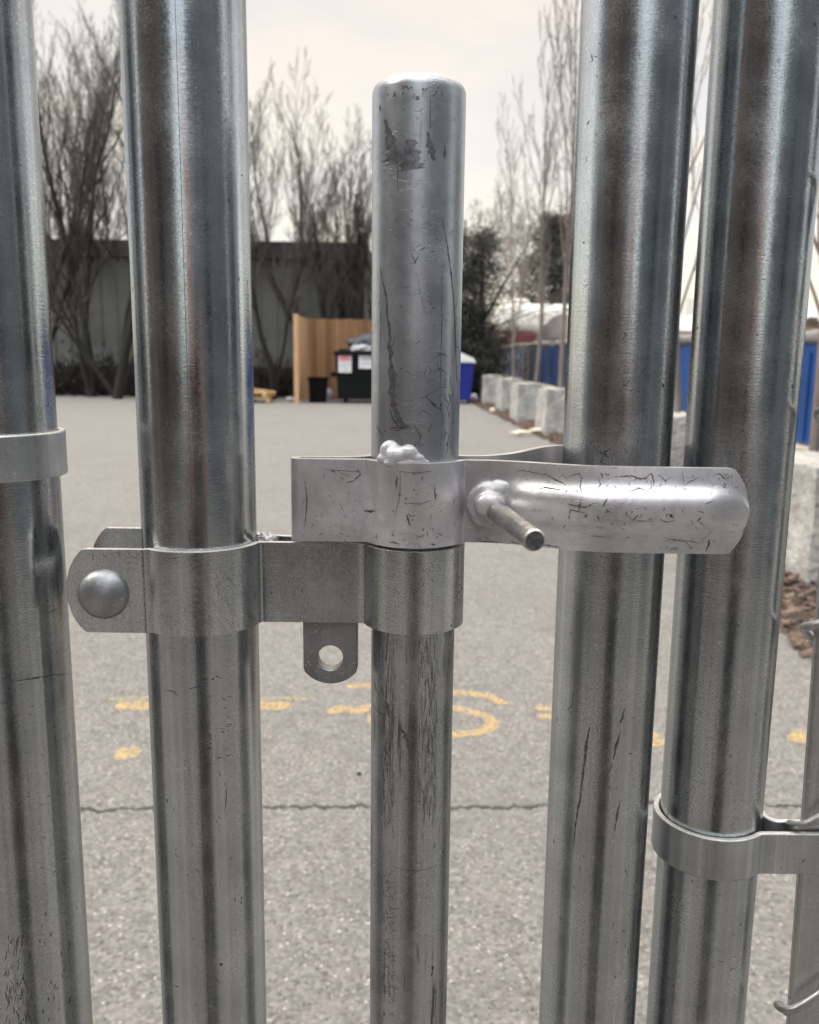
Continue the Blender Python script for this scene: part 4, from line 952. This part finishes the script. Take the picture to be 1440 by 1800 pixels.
tree('bare_tree', (gx(480, 27.2), 27.2, 0), [((.05, 0, 1), 7.2, .10), ((.30, 0, 1), 5.4, .06)], 5, TALL, mt, 'slim leafless tree left of the cedar screen', BT)
tree('bare_tree', (gx(585, 28.6), 28.6, 0), [((-.10, 0, 1), 6.0, .11), ((-.48, 0, 1), 6.3, .09), ((.2, .1, 1), 5.6, .07)], 6, TALL, mt, 'leafless tree leaning left above the cedar screen', BT)
tree('bare_tree', (gx(634, 28.4), 28.4, 0), [((0, 0, 1), 6.3, .15), ((.14, 0, 1), 6.4, .12), ((-.25, 0, 1), 5.6, .09), ((.3, 0, 1), 5.4, .08)], 7, TALL, mt, 'dense dark leafless tree right behind the cedar screen, left of the rod', BT)
SP = dict(BARE, up=-.015, ang=.75, shr=.6, kids=[10, 7, 5, 3])
tree('bare_tree', (gx(765, 30), 30, 0), [((.05, 0, 1), 6.4, .13), ((.55, 0, 1), 6.2, .09), ((-.3, 0, 1), 5.5, .08)], 8, SP, mt, 'spreading leafless tree with arching limbs reaching out right of the rod', BT)
tree('bare_tree', (gx(118, 38.6), 38.6, 0), [((0, 0, 1), 12.6, .12), ((.16, 0, 1), 11.5, .1), ((-.12, 0, 1), 11.8, .1)], 10, TALL, mt, 'tall leafless tree rising behind the grey building next to the leftmost pipe', BT)
tree('bare_tree', (gx(182, 38.8), 38.8, 0), [((.03, 0, 1), 12.2, .12), ((-.10, 0, 1), 11.8, .1), ((.2, 0, 1), 11, .1)], 12, TALL, mt, 'tall leafless tree rising behind the grey building next to the bolted-strap pipe', BT)
tree('bare_tree', (gx(600, 38.5), 38.5, 0), [((.03, 0, 1), 8.6, .10), ((-.2, 0, 1), 8.4, .09), ((.2, 0, 1), 8.2, .09)], 14, TALL, mt, 'hazy leafless tree far behind the grey building roof, nearest the rod', BT)
tree('bare_tree', (gx(520, 38.6), 38.6, 0), [((0, 0, 1), 11.0, .12), ((-.25, 0, 1), 10, .1)], 9, TALL, mt, 'tall faint leafless tree behind the grey building roof', BT)
YNG = dict(seg=9, wob=.045, up=.16, rmin=.0042, stemlev=0, max=3, kids=[20, 6, 4], t0=[.24, .15, .1], ang=.42, shr=.40, rsh=.42)
YG = 'young upright trees planted behind the blocks'
my = (M['bark_young'], M['twig_young'])
for i, (px, Y, h, r, lab) in enumerate([(906, 24.0, 6.6, .042, 'smallest looking young upright tree, the farthest behind the blocks'), (944, 20.2, 7.2, .05, 'young upright tree behind the third block of the row'), (988, 16.8, 7.6, .055, 'young upright tree rising along the left edge of the fork-held pipe'),
        (1062, 13.4, 7.4, .05, 'young upright tree hidden behind the fork-held pipe'), (1204, 9.9, 7.0, .05, 'young upright tree in the gap between the two right pipes'), (1446, 6.6, 6.4, .042, 'nearest young tree, its trunk at the right edge of the picture')]):
    x = at(px, 680, Y).x
    tree('young_tree', (x, Y, .03), [((rg.uniform(-.03, .03), 0, 1), h, r)], 40+i, YNG, my, lab, YG)
def evergreen(loc, h, w_, seed, label):
    rng = random.Random(seed); t = thing('evergreen_tree', loc, label, 'tree', 'dark evergreens beyond the blocks')
    mb = MB(); mb.tube([Vector(loc)+Vector((0, 0, -.05)), Vector(loc)+Vector((.05, 0, h*.5)), Vector(loc)+Vector((0, 0, h*.97))], [.16, .1, .015], 8); mb.build('trunk', M['bark'], t)
    mb = MB(); lumps = []
    for k in range(150 if h < 8 else 300):
        z = h*(.05+.93*rng.random()**.9); rr = w_*(1-.8*(z/h)**2.2)*rng.uniform(.1, 1.3); a = rng.uniform(0, 6.283)
        lumps.append((Vector(loc)+Vector((rr*math.cos(a), rr*math.sin(a), z)), rng.uniform(.25, .6)*max(1, h/7)))
    for c, s in lumps:
        for k in range(85):
            o = Vector((rng.gauss(0, 1), rng.gauss(0, 1), rng.gauss(0, .7)))*s*.55
            p = c+o; d = Vector((rng.gauss(0, 1), rng.gauss(0, 1), rng.gauss(.3, .7))).normalized(); e = d.orthogonal().normalized()
            l, ww = rng.uniform(.06, .16)*h/5.5, rng.uniform(.014, .034)*h/5.5
            mb.add([p-e*ww, p+e*ww, p+d*l], [(0, 1, 2)])
    mb.build('crown', M['needle'], t, False)
evergreen((at(843, 620, 30).x, 30, 0), 5.4, 1.05, 1, 'dark ragged evergreen just right of the rod')
evergreen((at(790, 620, 31).x, 31, 0), 5.6, 1.4, 2, 'dark evergreen mostly hidden behind the rod')
evergreen((at(968, 620, 60).x, 60, 0), 10.6, 2.5, 3, 'dark evergreen behind the white box truck, left of the fork-held pipe')
evergreen((at(1060, 620, 36).x, 36, 0), 6.5, 1.9, 4, 'dark evergreen hidden behind the fork-held pipe')
# undergrowth along the foot of the building and beyond the bins
rg = random.Random(17); mb = MB()
def bush(cx, cy, w_, h, n):
    for k in range(n):
        p = Vector((cx+rg.gauss(0, w_*.5), cy+rg.gauss(0, .3), abs(rg.gauss(0, h*.5)))); d = Vector((rg.gauss(0, .6), rg.gauss(0, .6), 1)).normalized(); e = d.orthogonal().normalized(); l, ww = rg.uniform(.15, .45), rg.uniform(.015, .04)
        mb.add([p-e*ww, p+e*ww, p+d*l+e*ww*.3], [(0, 1, 2)])
for i in range(26): bush(-15.5+i*.55, (28.5 if i < 21 else 29.0)+rg.uniform(-.3, .1)*(1 if i < 21 else .2), .5, .75+.35*rg.random(), 260)
for i in range(16): bush(1.2+i*.10, 31.5+rg.uniform(-.5, 1.5), .55, 2.2, 420)
for i in range(14): bush(-1.4+i*.3, 32+rg.uniform(-.5, 1.5), .55, 3.2, 500)
tag(mb.build('undergrowth', M['brush'], None, False), 'dark leafless undergrowth along the building foot and behind the bins', 'undergrowth', kind='stuff')

# ------------------------------------------------------------------ behind the camera: what the pipes mirror
b1 = thing('brick_building', (-11, -9, 0), 'dark brown brick building behind the viewpoint, mirrored as the dark left streaks in the pipes', 'building')
mb = MB(); mb.box((-16, -22, 0), (-4.2, -2.0, 9.5)); mb.build('wall', M['brick'], b1, False)
for i in range(5):
    for z in (1.2, 4.6):
        mb = MB(); y = -19.5+i*3.6; mb.box((-4.25, y, z), (-4.17, y+1.5, z+1.7)); mb.build('window', M['glass'], b1, False)
b2 = thing('slate_building', (12, -9, 0), 'slate blue sided building behind the viewpoint, mirrored as the dark right streaks in the pipes', 'building')
mb = MB(); mb.box((5.0, -24, 0), (18, -1.0, 8.5)); mb.build('wall', M['slate'], b2, False)
for i in range(5):
    for z in (1.2, 4.6):
        mb = MB(); y = -21+i*3.8; mb.box((4.97, y, z), (5.06, y+1.5, z+1.7)); mb.build('window', M['glass'], b2, False)
# the photographer
ph = thing('person', (0.04, -.52, 0), 'dark jacketed photographer holding up a phone, mirrored as a dark streak in the pipes', 'person')
def skin_mesh(name, nodes, edges, root, mat, sub=2):
    me = bpy.data.meshes.new(name); me.from_pydata([n[0] for n in nodes], edges, []); me.materials.append(mat)
    o = bpy.data.objects.new(name, me); COL.objects.link(o); o.parent = ph
    s = o.modifiers.new('skin', 'SKIN')
    for i, n in enumerate(nodes):
        sv = me.skin_vertices[0].data[i]; rr = n[1]; sv.radius = rr if isinstance(rr, tuple) else (rr, rr); sv.use_root = (i == root)
    s.use_smooth_shade = True; u_ = o.modifiers.new('sub', 'SUBSURF'); u_.levels = sub; u_.render_levels = sub
    return o
nodes = [((0, 0, .95), (.12, .08)), ((0, 0, 1.10), (.11, .08)), ((0, .01, 1.30), (.13, .085)), ((0, .0, 1.42), (.09, .06)), ((0, .01, 1.49), .045), ((0, .03, 1.58), .072), ((0, .04, 1.66), .086), ((0, .035, 1.73), .07),
         ((.19, 0, 1.40), .045), ((.23, .10, 1.17), .038), ((.12, .36, 1.33), .036), ((.085, .455, 1.41), .028),
         ((-.19, 0, 1.40), .045), ((-.23, .10, 1.17), .038), ((-.12, .36, 1.33), .036), ((-.085, .455, 1.41), .028),
         ((.095, 0, .84), .07), ((.10, .02, .48), .05), ((.10, -.02, .10), .04), ((.11, .13, .04), .038),
         ((-.095, 0, .84), .07), ((-.10, .02, .48), .05), ((-.10, -.02, .10), .04), ((-.11, .13, .04), .038)]
edges = [(0, 1), (1, 2), (2, 3), (3, 4), (4, 5), (5, 6), (6, 7), (3, 8), (8, 9), (9, 10), (10, 11), (3, 12), (12, 13), (13, 14), (14, 15), (0, 16), (16, 17), (17, 18), (18, 19), (0, 20), (20, 21), (21, 22), (22, 23)]
body = skin_mesh('body', nodes, edges, 0, M['skin'])
jn = [((0, 0, .80), (.19, .135)), ((0, 0, 1.10), (.175, .125)), ((0, .01, 1.30), (.20, .135)), ((0, 0, 1.42), (.145, .10)), ((0, .005, 1.475), .07),
      ((.195, 0, 1.40), .078), ((.235, .10, 1.165), .062), ((.14, .32, 1.30), .048), ((-.195, 0, 1.40), .078), ((-.235, .10, 1.165), .062), ((-.14, .32, 1.30), .048)]
skin_mesh('jacket', jn, [(0, 1), (1, 2), (2, 3), (3, 4), (3, 5), (5, 6), (6, 7), (3, 8), (8, 9), (9, 10)], 0, M['cloth'])
tn = [((0, 0, .96), (.172, .12)), ((.097, 0, .84), .107), ((.10, .02, .48), .078), ((.10, -.02, .07), .066), ((-.097, 0, .84), .107), ((-.10, .02, .48), .078), ((-.10, -.02, .07), .066)]
skin_mesh('trousers', tn, [(0, 1), (1, 2), (2, 3), (0, 4), (4, 5), (5, 6)], 0, M['cloth'])
for s in (-1, 1): skin_mesh('shoe', [((s*.10, -.05, .05), .05), ((s*.105, .06, .045), .05), ((s*.115, .17, .035), .042)], [(0, 1), (1, 2)], 0, M['phone'])
skin_mesh('hair', [((0, -.02, 1.60), .082), ((0, .0, 1.70), .096), ((0, .03, 1.755), .075)], [(0, 1), (1, 2)], 0, M['hair'])
for s in (-1, 1):
    for k, (zz, rr) in enumerate(((.045, .0085), (.022, .009), (0.0, .009), (-.022, .0085))):
        skin_mesh('finger', [((s*.080, .468, 1.415+zz*.6), rr), ((s*.082, .505, 1.435+zz), rr), ((s*.062, .518, 1.437+zz), rr*.95), ((s*.040, .516, 1.438+zz), rr*.8)] if k != 3 else [((s*.080, .462, 1.40), rr), ((s*.072, .478, 1.40), rr), ((s*.045, .482, 1.408), rr), ((s*.028, .484, 1.415), rr*.85)], [(0, 1), (1, 2), (2, 3)], 0, M['skin'], 1)
pm = MB(); pm.box((-.074, -.018, 1.395), (.074, -.010, 1.469)); o = bev(pm.build('phone', M['phone'], None, False), .003)
tag(o, 'black phone held up by the photographer at the viewpoint', 'phone')
